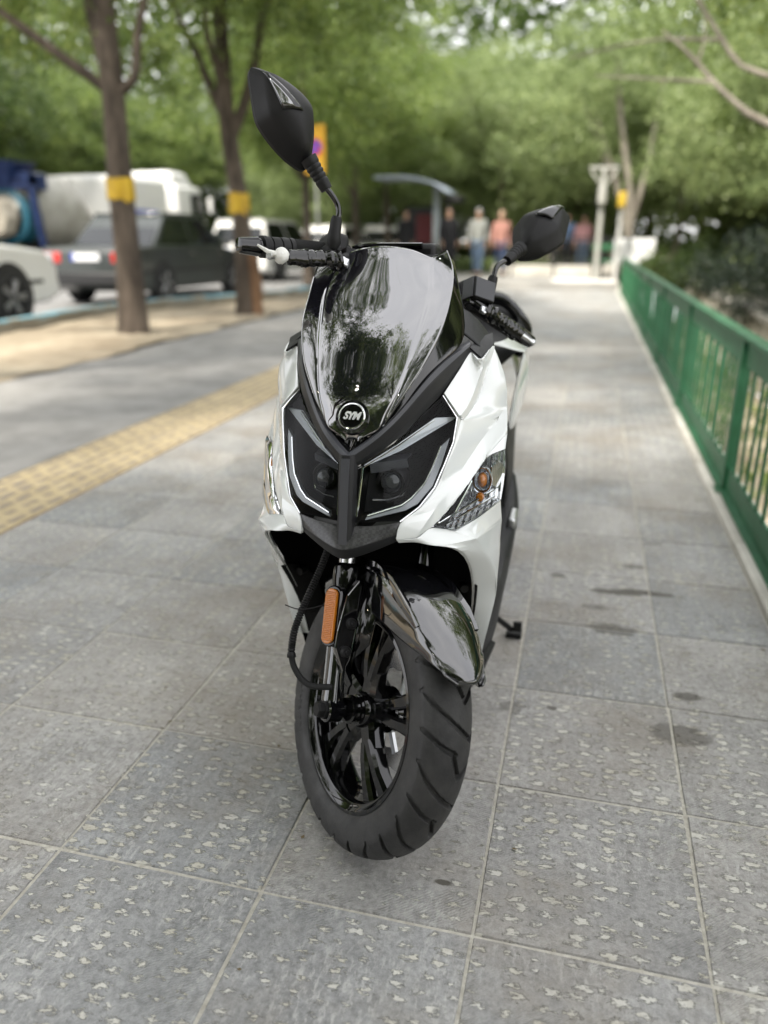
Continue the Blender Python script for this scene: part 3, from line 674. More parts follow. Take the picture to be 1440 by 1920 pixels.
    V, F = lathe([(.0, -.012), (.007, -.009), (.009, .002), (.006, .01)], 12); V = [(.213 + v[1], 1.400 + v[0], .653 + v[2]) for v in V]
    smk('signal_bulb', mir(V), F, AMBER, tsg, smooth=50)
# ---- front wheel (wheel frame: x = axle towards the bike's left)
def tyre_mat():
    m = P('tyre_rubber', (.028, .028, .029), .55); n = N(m); v = n.coord()
    n.set('Base Color', n.ramp(n.noise(v, 12, 6, .7), [(.35, (.011, .011, .0115)), (.70, (.040, .039, .038))]))
    n.set('Roughness', n.ramp(n.noise(v, 20, 5), [(.3, .50), (.7, .74)])); n.bump(n.noise(v, 220, 5), .35, .0015); return m
TYRE = tyre_mat()
def tyre(Ro=.268, detail=True, sc=1.0):
    nt_ = 880 if detail else 96; ns = 57 if detail else 13
    s = np.linspace(-1, 1, ns); lat = .0505 * np.sin(s * 1.12) / math.sin(1.12) * sc; rad = Ro - .027 * np.abs(s) ** 2.1
    th = np.arange(nt_) * 2 * math.pi / nt_; Rg = np.repeat(rad[None], nt_, 0); Lg = np.repeat(lat[None], nt_, 0)
    if detail:
        Lp = 2 * math.pi * Ro / 13; a = (-th * Ro)[:, None] + 0 * Lg; arc = .064 * s[None] + 0 * a
        base = [[(-.088, -.97), (-.055, -.62), (-.020, .08), (0, .60)], [(0, .60), (-.020, .86), (-.034, 1.1)], [(-.016, -.98), (.010, -.40), (.022, .02)], [(.018, -.08), (.044, .10), (.0647, .28)], [(.0647, .28), (.044, .66), (.024, 1.1)]]
        D = np.full(a.shape, 1.0)
        for pl in base:
            pl = smoothline([(p[0], p[1] * .064, 0) for p in pl], 8)[:, :2] if len(pl) > 2 else np.array([(p[0], p[1] * .064) for p in pl])
            for p_, q_ in zip(pl, pl[1:]):
                for sh in (-1, 0, 1):
                    am = np.mod(a, Lp) + sh * Lp; d = q_ - p_; t = np.clip(((am - p_[0]) * d[0] + (arc - p_[1]) * d[1]) / (d @ d), 0, 1)
                    D = np.minimum(D, np.hypot(am - p_[0] - t * d[0], arc - p_[1] - t * d[1]))
        w = .0034; g = np.clip((w + .0011 - D) / .0011, 0, 1); g = g * g * (3 - 2 * g)
        Rg = Rg - .0075 * g; 
    side = [(Ro - .034, .0515), (Ro - .041, .0515), (Ro - .052, .0520), (Ro - .064, .0505), (Ro - .074, .0460), (Ro - .080, .0410), (Ro - .083, .0350)]
    cols_r = np.concatenate([np.repeat([[p[0] for p in side[::-1]]], nt_, 0), Rg, np.repeat([[p[0] for p in side]], nt_, 0)], 1)
    cols_x = np.concatenate([np.repeat([[-p[1] * sc for p in side[::-1]]], nt_, 0), Lg, np.repeat([[p[1] * sc for p in side]], nt_, 0)], 1)
    # forward is -y: angle measured from -y towards +z, increasing angle = up and back
    V = np.stack([cols_x, -cols_r * np.cos(th)[:, None], cols_r * np.sin(th)[:, None]], -1).reshape(-1, 3); m = cols_r.shape[1]
    i, j = np.meshgrid(np.arange(nt_), np.arange(m - 1), indexing='ij'); i2 = (i + 1) % nt_
    F = np.stack([i * m + j, i * m + j + 1, i2 * m + j + 1, i2 * m + j], -1).reshape(-1, 4)
    return V, F
def bar(b, P_, w, d, m=0):
    """flat bar in the wheel plane along P_ (y,z pairs with x), width w in the plane, depth d along the axle"""
    P_ = [Vector(p) for p in P_]; k = len(P_); V = []; w = w if isinstance(w, list) else [w] * k; d = d if isinstance(d, list) else [d] * k
    for i in range(k):
        t = (P_[min(i + 1, k - 1)] - P_[max(i - 1, 0)]).normalized(); nn = Vector((1, 0, 0)).cross(t).normalized()
        for a, x in ((-.5, -.28), (-.30, -.5), (.30, -.5), (.5, -.28), (.5, .28), (.30, .5), (-.30, .5), (-.5, .28)): V.append(tuple(P_[i] + nn * (a * w[i]) + Vector((x * d[i], 0, 0))))
    F = [(i * 8 + j, i * 8 + (j + 1) % 8, (i + 1) * 8 + (j + 1) % 8, (i + 1) * 8 + j) for i in range(k - 1) for j in range(8)]
    F += [tuple(range(7, -1, -1)), tuple((k - 1) * 8 + j for j in range(8))]
    b.add(V, F, m)
def wheel(name, parent, place, detail=True, label=None):
    """place maps wheel-frame points to body points; the tyre is the wheel's own mesh"""
    V, F = tyre(detail=detail); w = mk(name, bl(place(V)), F, TYRE, parent, smooth=40 if detail else 60)
    V, F = lathe([(.190, -.0445), (.184, -.0455), (.181, -.043), (.176, -.036), (.171, -.034), (.167, -.026), (.165, 0), (.167, .026), (.171, .034), (.176, .036), (.181, .043), (.184, .0455), (.190, .0445), (.186, .03), (.182, 0), (.186, -.03)], 120, True)
    rim = mk('rim', bl(place(V)), F, GLOSS, w, smooth=38)
    for i in range(5):
        a0 = 2 * math.pi * i / 5 + .5; pt = lambda r, a, x: (x, r * math.cos(a0 + a), r * math.sin(a0 + a))
        b = MB(); bar(b, [pt(.026, 0, -.004), pt(.050, 0, -.006), pt(.078, 0, -.010)], [.046, .044, .048], [.040, .037, .034])
        for sg in (-1, 1):
            bar(b, [pt(.062, sg * .10, -.010), pt(.092, sg * .145, -.013), pt(.128, sg * .155, -.012), pt(.170, sg * .165, -.006)], [.022, .022, .0235, .034], [.036, .033, .031, .032])
        mk('spoke', bl(place(b.V)), b.F, GLOSS, rim, smooth=25)
    V, F = lathe([(.0, -.034), (.030, -.034), (.034, -.028), (.037, -.012), (.037, .02), (.045, .03), (.045, .042), (.0, .042)], 40)
    mk('hub', bl(place(V)), F, GLOSS, w, smooth=35)
    return w
fw = wheel('front_wheel', SC, FWH)
# raised size lettering on the sidewall facing the kerb
def sidewall_text(txt, a_mid, size, r0):
    V, F = text_mesh(txt, size, .0010, 0, .0004, 1.2); out = []
    for x, y, z in V:
        r = r0 + y; a = a_mid - x / r0
        xx = -(float(np.interp(r, [.188, .194, .204, .216, .227, .234], [.041, .046, .0505, .052, .0515, .0515])) + .0001 + max(z, 0) * .9)
        out.append((xx, -r * math.cos(a), r * math.sin(a)))
    return out, F
for t_, a_ in (('100/90-14', R(190)),):
    V, F = sidewall_text(t_, a_, .0215, .2145); mk('sidewall_lettering', bl(FWH(V)), F, TYRE, fw, smooth=0)
b = MB(); V, F = lathe([(.028, -.034), (.028, -.040), (.0245, -.041), (.0245, -.047), (.027, -.048), (.027, -.055), (.022, -.057), (.022, -.066), (.013, -.067), (.013, -.080)], 32); b.add(V, F)
b.mk('tmp', GLOSS).name = 'axle_spacer'
o = bpy.data.objects['axle_spacer']; o.parent = fw
for v, p in zip(o.data.vertices, bl(FWH(b.V))): v.co = p
V, F = lathe([(.0, -.124), (.0125, -.124), (.0155, -.121), (.0155, -.112), (.019, -.111), (.019, -.106), (.0, -.106)], 6)
smk('axle_nut', FWH(V), F, MATTE, fw, smooth=20)
# brake disc on the far side
th = np.linspace(0, 2 * math.pi, 120, endpoint=False); V = []; F = []
for x in (.050, .054):
    for k, r0 in enumerate((.078, .115)):
        for a in th: r = r0 + (.004 * math.cos(10 * a) if k else .003 * math.cos(10 * a)); V.append((x, -r * math.cos(a), r * math.sin(a)))
q = 120
for i in range(q):
    j = (i + 1) % q; F += [(i, j, q + j, q + i), (2 * q + i, 3 * q + i, 3 * q + j, 2 * q + j), (q + i, q + j, 3 * q + j, 3 * q + i), (i, 2 * q + i, 2 * q + j, j)]
disc = smk('brake_disc', FWH(V), F, STEEL, fw, smooth=30)
for i in range(5):
    b = MB(); a = i * 1.2566 + .9; b.tube([(.048, -.04 * math.cos(a), .04 * math.sin(a)), (.051, -.084 * math.cos(a + .25), .084 * math.sin(a + .25))], .007, 6); smk('disc_arm', FWH(b.V), b.F, ALU, disc)
b = MB(); b.box((.062, .085, .055), (.045, .05, .10)); b.box((.052, .085, .055), (.05, .03, .07)); steer('brake_caliper', b, MATTE, bevel=.006)
# ---- fork legs (steering frame)
for s in (-1, 1):
    b = MB(); b.tube([(s * .090, -.055, z) for z in (-.012, .0, .02, .06, .20, .222)], [.020, .022, .0215, .0185, .0205, .0205], 24)
    b.tube([(s * .090, -.030, z) for z in (.01, .14, .19)], [.009, .010, .004], 10, ell=(1, 1))
    V, F = lathe([(.0, -.107), (.021, -.107), (.0235, -.104), (.0235, -.077), (.0, -.075)], 24); b.add([(s * -v[0], v[1] - .058, v[2]) for v in V], F)
    leg = steer('fork_leg', b, GLOSSF, smooth=35)
    b = MB(); b.tube([(s * .090, -.055, z) for z in (.216, .220, .224, .250, .268, .272, .276)], [.0205, .0225, .0235, .0255, .0255, .0235, .017], 28); steer('dust_collar', b, GLOSS, leg, smooth=30)
    b = MB(); b.tube([(s * .090, -.055, .27), (s * .090, -.055, .40)], .0165, 28); steer('stanchion', b, STEEL if s < 0 else GLOSS, leg)
    # oblong side reflector on its bracket
    def oblong(cx, cy, cz, hl_, hw, dep, nrm):
        nrm = Vector(nrm).normalized(); u = Vector((0, 0, 1)); w_ = u.cross(nrm); V = []; q = 24
        for d in (0, dep * .8, dep):
            k = 1 if d < dep else .86
            for i in range(q):
                a = 2 * math.pi * i / q; zz = math.sin(a) * hw * k + (hl_ - hw) * (1 if math.sin(a) > 0 else -1); xx = math.cos(a) * hw * k
                V.append(tuple(Vector((cx, cy, cz)) + w_ * xx + u * zz + nrm * d))
        F = [(r * q + i, r * q + (i + 1) % q, (r + 1) * q + (i + 1) % q, (r + 1) * q + i) for r in range(2) for i in range(q)] + [tuple(2 * q + i for i in range(q))]
        return V, F
    nr = (s * .86, -.51, 0)
    b = MB(); b.add(*oblong(s * .110, -.070, .175, .057, .0185, .018, nr)); steer('reflector_bracket', b, GLOSS, leg, smooth=30)
    b = MB(); b.add(*oblong(s * .1265, -.079, .175, .051, .0125, .006, nr)); rf = steer('fork_reflector', b, AMBER, leg, smooth=30)
    b = MB(); n_ = Vector(nr).normalized(); w_ = Vector((0, 0, 1)).cross(n_)
    for i in range(28):
        z = .175 - .044 + .088 * i / 27; c_ = Vector((s * .1265, -.079, z)) + n_ * .006; b.tube([c_ - w_ * .0095, c_ + w_ * .0095], .0011, 5)
    steer('reflector_rib', b, AMBER, rf, smooth=60)
# ---- front fender
TH = [18.5, 20.5, 24, 30, 38, 48, 60, 74, 90, 106, 120]
RC = [.312, .311, .308, .302, .297, .294, .292, .291, .291, .290, .287]
WI = [.022, .034, .046, .056, .0625, .066, .068, .068, .067, .066, .064]
SK = [.308, .302, .288, .266, .240, .219, .207, .204, .212, .226, .240]
rows = []
for t, rc, w, sk in zip(TH, RC, WI, SK):
    a = R(t); pt = lambda x, r: (x, -.058 - r * math.cos(a), r * math.sin(a)); sh = min(rc - .016, sk + .9 * (rc - sk))
    ac = lambda u: pt(w * u, rc - (rc - sh) * abs(u) ** 2.6)
    rows.append([pt(-w * 1.05, sk), pt(-w * 1.04, (sk + sh) / 2), ac(-1), ac(-.9), ac(-.72), ac(-.48), ac(-.24), ac(0), ac(.24), ac(.48), ac(.72), ac(.9), ac(1), pt(w * 1.04, (sk + sh) / 2), pt(w * 1.05, sk)])
V, F = loft(rows, 60, 53)
b = MB(); b.add(V, F); fen = steer('front_fender', b, GLOSSF, smooth=40, solid=.003)
for s in (-1, 1):      # raised spoiler blade along each shoulder of the fender
    b = MB(); V = []
    for t, w, h0, h1 in ((90, .058, .268, .292), (78, .062, .262, .290), (64, .064, .262, .288), (50, .0645, .266, .284), (40, .061, .274, .284)):
        a = R(t); f_ = lambda x, r: (s * x, -.058 - r * math.cos(a), r * math.sin(a))
        V += [f_(w - .010, h1 - .004), f_(w + .0035, h1), f_(w + .0055, h0)]
    b.add(V, [(3 * i + j, 3 * i + j + 1, 3 * i + j + 4, 3 * i + j + 3) for i in range(4) for j in range(2)]); steer('fender_ridge', b, GLOSSF, fen, smooth=20, solid=.002, bevel=.0008)
for s in (-1, 1):
    G = [(-.087, -.105, .248), (-.110, -.104, .217), (-.121, -.102, .150), (-.122, -.100, .118), (-.100, -.100, .072), (-.088, -.102, .098), (-.080, -.105, .16), (-.074, -.106, .227)]
    V = [(-s * p[0], p[1], p[2]) for p in G] + [(-s * p[0] * .96, p[1] + .02, p[2]) for p in G]; k = len(G)
    b = MB(); b.add(V, [tuple(range(k)), tuple(range(2 * k - 1, k - 1, -1))] + [(i, k + i, k + (i + 1) % k, (i + 1) % k) for i in range(k)])
    stay = steer('fender_stay', b, GLOSSF, fen, smooth=0, bevel=.003)
    b = MB(); b.add([(-s * .080, -.107, .25), (-s * .070, -.11, .235), (-s * .0665, -.13, .13), (-s * .085, -.108, .10), (-s * .074, -.11, .17), (-s * .067, -.145, .185), (-s * .060, -.12, .24)], [(0, 1, 4, 3), (1, 6, 5, 4), (4, 5, 2, 3)])
    steer('stay_web', b, GLOSS, fen, smooth=30, solid=.003)
    for x, z in ((-.0945, .165), (-.1005, .113)):
        V, F = lathe([(.0, -.010), (.004, -.010), (.005, -.006), (.0085, -.006), (.0105, -.003), (.011, .002)], 18)
        b = MB(); b.add([(-s * x + v[1], -.104 + v[0], z + v[2]) for v in V], F); steer('bolt', b, MATTE, stay, smooth=30)
# speed-sensor hose with its corrugated sleeve
H = smoothline([(-.058, 1.31, .575), (-.063, 1.27, .541), (-.076, 1.25, .504), (-.088, 1.22, .467), (-.098, 1.20, .431), (-.102, 1.19, .397), (-.101, 1.185, .380)], 150)
rad = [.0062 + (.0011 if i % 3 else -.0009) for i in range(150)]; rad[-6:] = [.0085] * 6
b = MB(); b.tube([tuple(p) for p in H], rad, 14); smk('corrugated_hose', b.V, b.F, MATTE, smooth=50)
b = MB(); b.tube([tuple(p) for p in smoothline([(-.101, 1.185, .384), (-.096, 1.182, .363), (-.080, 1.178, .340), (-.056, 1.174, .331), (-.020, 1.180, .331)], 24)], .0058, 12); smk('sensor_cable', b.V, b.F, RUBBER)
b = MB(); b.tube([tuple(p) for p in smoothline([(-.115, 1.20, .480), (-.082, 1.205, .472), (-.03, 1.235, .478), (-.02, 1.25, .47)], 16)], .0012, 5)
smk('cable_tie', b.V, b.F, MATTE)
# ---- handlebar (steering frame)
b = MB(); b.tube([(-.36, -.006, .838), (-.19, .012, .877), (-.09, .03, .885), (.09, .03, .885), (.19, .012, .877), (.36, -.006, .838)], .011, 12); bar_ = steer('handlebar', b, MATTE)
for s in (-1, 1):
    A, B_ = Vector((s * .185, .010, .886)), Vector((s * .318, -.002, .848)); ax = (B_ - A)
    prof = []
    for i in range(120):
        t = i / 119; r = .0168 + .0012 * math.sin(t * 3.1)
        if t < .52: r += .0004 * (1 if i % 2 else -1)
        elif t < .94: r += .0018 - .0026 * (abs(((t - .52) / .14) % 1 - .5) < .06)
        else: r = .0205
        prof.append((A + ax * t, r))
    b = MB(); b.tube([tuple(p) for p, r in prof], [r for p, r in prof], 32); grip = steer('grip', b, RUBBER, bar_, smooth=60)
    D = ax.normalized(); E_ = B_ + D * .004
    b = MB(); b.tube([tuple(E_ + D * d) for d in (0, .003, .0045, .006, .040, .043, .0445)], [.0155, .0155, .0135, .0180, .0146, .0136, .0100], 32); steer('bar_end', b, GLOSS, bar_, smooth=30)
    # switch housing, lever pivot, lever in its black sleeve
    b = MB(); b.box((s * .166, .006, .893), (.046, .060, .058)); b.box((s * .146, .02, .890), (.04, .05, .05)); steer('switch_housing', b, MATTE, bar_, bevel=.012, seg=3)
    b = MB(); b.tube([(s * .150, -.020, .874), (s * .158, -.050, .862), (s * .175, -.058, .850)], [.012, .012, .010], 12); b.box((s * .152, -.030, .868), (.03, .05, .028)); steer('lever_clamp', b, MATTE if s < 0 else GLOSS, bar_, bevel=.003)
    b = MB(); b.box((s * .172, -.062, .846), (.018, .010, .014)); b.tube([(s * .166, -.066, .838), (s * .180, -.066, .842)], .0045, 8); steer('lever_pivot', b, ALU, bar_, bevel=.002)
    Lv = smoothline([(s * .172, -.060, .850), (s * .200, -.060, .843), (s * .245, -.059, .832), (s * .290, -.058, .820), (s * .325, -.057, .812)], 24)
    b = MB(); b.tube([tuple(p) for p in Lv], [.0075] * 6 + [.007] * 14 + [.0065, .006, .0085, .006], 12); lev = steer('brake_lever', b, ALU, bar_)
    b = MB(); g = np.random.default_rng(3 + s); Ls = smoothline([(s * .178, -.060, .848), (s * .21, -.061, .840), (s * .25, -.060, .829), (s * .285, -.059, .8205)], 40)
    b.tube([tuple(p + g.normal(0, .0004, 3)) for p in Ls], [.0122 + .0022 * math.sin(i * .9) * (i < 16) + g.normal(0, .0007) + .001 * math.sin(i * .3) for i in range(40)], 16, ell=(1.25, .95)); steer('lever_sleeve', b, GLOSS, lev, smooth=50)
    if s < 0:
        b = MB(); bm = bmesh.new(); bmesh.ops.create_icosphere(bm, subdivisions=3, radius=.0145)
        V = [(v.co.x * .95, v.co.y, v.co.z * 1.05) for v in bm.verts]; V = [tuple(Vector(v) * (1 + g.normal(0, .035))) for v in V]; F = [[v.index for v in f.verts] for f in bm.faces]; bm.free()
        b.add([(-.300 + v[0], -.062 + v[1], .818 + v[2]) for v in V], F); b.tube([(-.306, -.062, .817), (-.325, -.06, .818), (-.345, -.055, .826)], [.007, .0045, .002], 8); steer('lever_wrap', b, WRAP, lev, smooth=40)
b = MB(); b.box((.165, -.048, .888), (.058, .040, .048)); res = steer('brake_reservoir', b, MATTE, bar_, bevel=.004)
b = MB(); b.box((.165, -.0695, .888), (.052, .003, .042)); b.box((.1355, -.048, .888), (.003, .034, .044)); steer('reservoir_face', b, TRIMGREY, res, bevel=.001)
b = MB(); b.tube([tuple(p) for p in smoothline([(.09, -.03, .88), (.07, -.05, .86), (.05, -.03, .85), (.08, -.04, .83), (.05, .0, .80)], 24)], .005, 8); b.tube([tuple(p) for p in smoothline([(.15, -.02, .86), (.11, -.05, .83), (.06, -.03, .80), (.04, .02, .74)], 24)], .006, 8); steer('brake_hose', b, RUBBER, bar_)
b = MB(); b.box((-.172, -.024, .893), (.004, .006, .016)); steer('stop_switch', b, REDP, bar_, bevel=.001)
# ---- mirrors
MO = [(-.392, 1.150), (-.372, 1.155), (-.332, 1.150), (-.292, 1.137), (-.265, 1.117), (-.256, 1.085), (-.2545, 1.045), (-.2565, 1.020), (-.264, 1.004), (-.277, 1.000), (-.306, 1.008), (-.335, 1.024), (-.361, 1.045), (-.373, 1.062), (-.384, 1.096), (-.395, 1.135)]
def star(p, c=(-.320, 1.082)):
    a = math.atan2(p[1] - c[1], p[0] - c[0]); best = 1e9
    for q, w in zip(MO, MO[1:] + MO[:1]):
        d = (math.cos(a), math.sin(a)); e = (w[0] - q[0], w[1] - q[1]); det = -d[0] * e[1] + d[1] * e[0]
        if abs(det) < 1e-9: continue
        r = (-(q[0] - c[0]) * e[1] + (q[1] - c[1]) * e[0]) / det; u = (d[0] * (q[1] - c[1]) - d[1] * (q[0] - c[0])) / det
        if r > 0 and -.001 <= u <= 1.001: best = min(best, r)
    return math.hypot(p[0] - c[0], p[1] - c[1]) / best
def my(rho):
    t = (1 - rho) / .27
    return -.042 - .032 * t if t < 1 else -.074 - .020 * (1 - (rho / .73) ** 2)
for s in (1, -1):
    def q(V):
        if s > 0: return [(p[0], p[1], p[2]) for p in V]
        out = []
        for p in V:      # the other mirror is folded a little on its ball joint
            w = min(1, max(0, (p[2] - .985) / .03)); a = R(48) * w; x0, z0 = .264, 1.004; ux, uz = .638, .770
            x, y, z = -p[0] - x0, p[1] + .055, p[2] - z0; al, pe = x * ux + z * uz, -x * uz + z * ux
            pe, y = pe * math.cos(a) - y * math.sin(a), pe * math.sin(a) + y * math.cos(a)
            out.append((x0 + al * ux - pe * uz, y - .055, z0 + al * uz + pe * ux))
        return out
    c0 = (-.320, 1.082)
    ringp = [(p[0], p[1]) for p in smoothline([(*p, 0) for p in MO + MO[:1]], 97)[:-1]]; n_ = len(ringp); V = []
    for k in (.93, 1.0, 1.0, .97, .92, .85, .78, .73, .6, .45, .3, .15):
        i_ = len(V) // n_
        for p in ringp: V.append((c0[0] + (p[0] - c0[0]) * k, -.036 if i_ == 0 else (-.034 if i_ == 1 else my(k)), c0[1] + (p[1] - c0[1]) * k))
    F = [(r * n_ + i, r * n_ + (i + 1) % n_, (r + 1) * n_ + (i + 1) % n_, (r + 1) * n_ + i) for r in range(11) for i in range(n_)] + [tuple(11 * n_ + i for i in range(n_))]
    # crease: flatten towards the outer-upper facet
    b = MB(); b.add(q(V), F); mir_ = steer('mirror', b, MATTE, smooth=24)
    b = MB(); b.add(q([(c0[0] + (p[0] - c0[0]) * .93, -.037, c0[1] + (p[1] - c0[1]) * .93) for p in ringp]), [tuple(range(n_))]); steer('mirror_glass', b, CHROME, mir_, smooth=0)
    def patch(tri, dy, m=9):
        A_, B2, C2 = [np.array(t) for t in tri]; V = []; F = []; ix = {}
        for i in range(m + 1):
            for j in range(m + 1 - i): p = A_ + (B2 - A_) * i / m + (C2 - A_) * j / m; ix[i, j] = len(V); V.append((p[0], my(star(p)) + dy, p[1]))
        for i in range(m):
            for j in range(m - i):
                F.append((ix[i, j], ix[i + 1, j], ix[i, j + 1]))
                if j < m - i - 1: F.append((ix[i + 1, j], ix[i + 1, j + 1], ix[i, j + 1]))
        return V, F
    T_ = [(-.381, 1.137), (-.341, 1.069), (-.303, 1.080)]
    V, F = patch(T_, -.0022); b = MB(); b.add(q(V), F); ind = steer('mirror_indicator', b, GLOSS, mir_, smooth=60, solid=.003)
    V, F = patch([(-.373, 1.122), (-.3415, 1.0735), (-.322, 1.0785)], -.0040); b = MB(); b.add(q(V), F); steer('indicator_lens', b, SMOKE, ind, smooth=60, solid=.001)
    b = MB(); L = [Vector((-.268, -.058, 1.018)) + (Vector((-.224, -.06, .972)) - Vector((-.268, -.058, 1.018))) * t for t in np.linspace(0, 1, 22)]
    b.tube(q([tuple(p) for p in L]), [(.0165 - .0050 * i / 21) + (-.0016 if i in (5, 8, 11, 14) else 0) for i in range(22)], 20); steer('mirror_boot', b, MATTE, mir_, smooth=30)
    b = MB(); b.tube(q([tuple(p) for p in smoothline([(-.228, -.06, .976), (-.214, -.06, .967), (-.2, -.06, .954), (-.1935, -.06, .937), (-.194, -.055, .915), (-.190, -.045, .89)], 24)]), .0056, 12); stem = steer('mirror_stem', b, GLOSS, mir_)
    b = MB(); b.tube(q([(-.1945, -.057, .930), (-.1945, -.055, .925), (-.1925, -.048, .893), (-.191, -.046, .886), (-.190, -.042, .872)]), [.0085, .0105, .0128, .0145, .010], 18); steer('stem_boot', b, MATTE, mir_, smooth=40)
    b = MB(); b.box((s * .186 * -1, -.025, .872), (.03, .045, .02)); steer('mirror_mount', b, MATTE, mir_, bevel=.004)
# ---- dashboard, tunnel, floor, seat, tail
b = MB(); b.box((0, 1.60, 1.085), (.17, .07, .05)); b.box((0, 1.575, 1.05), (.22, .05, .08)); smk('dashboard', b.V, b.F, MATTE, bevel=.01)
b = MB(); b.tube([(-.085, 1.575, 1.100), (-.055, 1.565, 1.106), (.06, 1.560, 1.106)], .006, 8); smk('dash_visor', b.V, b.F, GLOSS)
V, F = loft([[(-.20, 1.50, .915), (-.13, 1.50, .96), (0, 1.5, .98), (.13, 1.50, .96), (.20, 1.50, .915)], [(-.205, 1.60, .92), (-.14, 1.6, .985), (0, 1.60, 1.01), (.14, 1.6, .985), (.205, 1.60, .92)], [(-.19, 1.70, .90), (-.12, 1.72, .95), (0, 1.73, .96), (.12, 1.72, .95), (.19, 1.70, .90)]], 16, 24)
smk('inner_cowl', V, F, CHAR, smooth=60, solid=.003)
# the small grey flap at the top corner of each cheek
for s in (1, -1):
    panel('cowl_flap', [(.172, 1.475, .925), (.196, 1.462, .909), (.204, 1.50, .917), (.212, 1.53, .926), (.200, 1.60, .940), (.182, 1.54, .937)], [(0, 1, 2, 5), (2, 3, 4, 5)], CHAR, side=s, sub=1, thick=.004, sharp=[(2, 5)])
def body_loft(name, secs, mat, parent=SC, nu=30, nv=25, **k):
    V, F = loft(secs, nu, nv); return smk(name, V, F, mat, parent, smooth=50, **k)
body_loft('centre_tunnel', [[(-.10, y, z0), (-.13, y, z0 + .1), (-.09, y, z1 - .03), (0, y, z1), (.09, y, z1 - .03), (.13, y, z0 + .1), (.10, y, z0)] for y, z0, z1 in ((1.62, .2, .66), (1.75, .2, .60), (1.95, .2, .60), (2.1, .22, .74), (2.25, .25, .8))], CHAR)
for s in (1, -1):
    sec = []
    for y, xo, zt, zb in ((1.505, .205, .31, .19), (1.56, .222, .335, .165), (1.68, .236, .352, .16), (1.82, .240, .36, .19), (1.96, .242, .385, .27), (2.12, .238, .42, .33), (2.24, .215, .47, .40)):
        sec.append([(s * .09, y, zt - .02), (s * (xo - .03), y, zt), (s * xo, y, zt - .018), (s * (xo - .004), y, (zt + zb) / 2), (s * (xo - .03), y, zb), (s * .09, y, zb)])
    fb = body_loft('floorboard', sec, CHAR, nv=20)
    b = MB(); b.add([(s * .19, 1.515, .235), (s * .21, 1.56, .22), (s * .218, 1.66, .21), (s * .19, 1.66, .12), (s * .17, 1.58, .12), (s * .165, 1.53, .16)], [(0, 1, 4, 5), (1, 2, 3, 4)])
    smk('lower_skirt', b.V, b.F, MATTE, smooth=0, solid=.02, bevel=.003)
    panel('side_cover', [(.150, 1.90, .880), (.196, 1.96, .876), (.236, 2.02, .846), (.252, 2.24, .735), (.228, 2.20, .640), (.190, 2.06, .585), (.20, 2.30, .885), (.232, 2.34, .83), (.230, 2.45, .76), (.20, 2.42, .70), (.14, 2.78, .90), (.15, 2.80, .86), (.14, 2.80, .82), (.12, 2.76, .78)],
          [(0, 1, 2), (1, 6, 7, 2), (2, 7, 8, 3), (3, 8, 9, 4), (2, 3, 5), (3, 4, 5), (6, 10, 11, 7), (7, 11, 12, 8), (8, 12, 13, 9)], WHITE, side=s, sharp=chain(2, 3) + chain(2, 7, 11), inside=(0, 2.3, .75))
    panel('under_cover', [(.19, 2.02, .64), (.215, 2.15, .65), (.205, 2.35, .70), (.21, 2.10, .50), (.215, 2.22, .48), (.19, 2.4, .55), (.20, 2.05, .36), (.20, 2.25, .34)], [(0, 1, 4, 3), (1, 2, 5, 4), (3, 4, 7, 6)], CHAR, side=s, inside=(0, 2.2, .5))
    b = MB(); b.tube([tuple(p) for p in smoothline([(s * .09, 2.33, .955), (s * .150, 2.33, .945), (s * .196, 2.34, .900), (s * .214, 2.36, .862), (s * .208, 2.36, .815), (s * .19, 2.38, .79)], 30)], .013, 12, ell=(1.3, .8))
    b.tube([(s * .10, 2.40, .90), (s * .15, 2.40, .88), (s * .20, 2.38, .84)], .009, 8); smk('grab_rail', b.V, b.F, GLOSS)
    b = MB(); b.box((s * .232, 2.02, .392), (.022, .10, .028)); peg = smk('passenger_footrest', b.V, b.F, ALU, bevel=.006)
    b = MB(); b.box((s * .222, 2.02, .372), (.03, .12, .02)); smk('footrest_rubber', b.V, b.F, RUBBER, peg, bevel=.004)
body_loft('seat', [[(-.13, y, z - .10), (-w, y, z - .045), (-w * .8, y, z - .004), (0, y, z), (w * .8, y, z - .004), (w, y, z - .045), (.13, y, z - .10)] for y, w, z in ((1.88, .09, .87), (1.95, .15, .875), (2.1, .19, .865), (2.3, .195, .87), (2.36, .18, .935), (2.6, .15, .955), (2.78, .10, .95))], RUBBER)
body_loft('tail_cowl', [[(-w, y, z - .08), (-w * .8, y, z), (0, y, z + .01), (w * .8, y, z), (w, y, z - .08)] for y, w, z in ((2.55, .15, .86), (2.75, .12, .91), (2.86, .06, .92))], CHAR)
b = MB(); b.box((0, 2.86, .85), (.16, .03, .05)); smk('tail_light', b.V, b.F, REDP, bevel=.008)
wheel('rear_wheel', SC, lambda V: [(v[0] * 1.15, v[1] + 2.66, v[2] + .268) for v in V], detail=False)
b = MB(); b.box((.06, 2.3, .30), (.16, .36, .18)); b.box((-.09, 2.45, .30), (.07, .5, .12)); smk('engine', b.V, b.F, MATTE, bevel=.03)
b = MB(); b.tube([(-.13, 2.05, .2), (-.17, 2.25, .24), (-.19, 2.4, .30), (-.19, 2.75, .36)], [.02, .022, .06, .055], 16); smk('exhaust', b.V, b.F, MATTE)
b = MB(); b.tube([(s_ * .13, 2.5, .62) for s_ in (1,)] + [(.15, 2.64, .30)], .022, 12); b.tube([(-.13, 2.5, .62), (-.15, 2.64, .30)], .022, 12); smk('shock_absorber', b.V, b.F, STEEL)
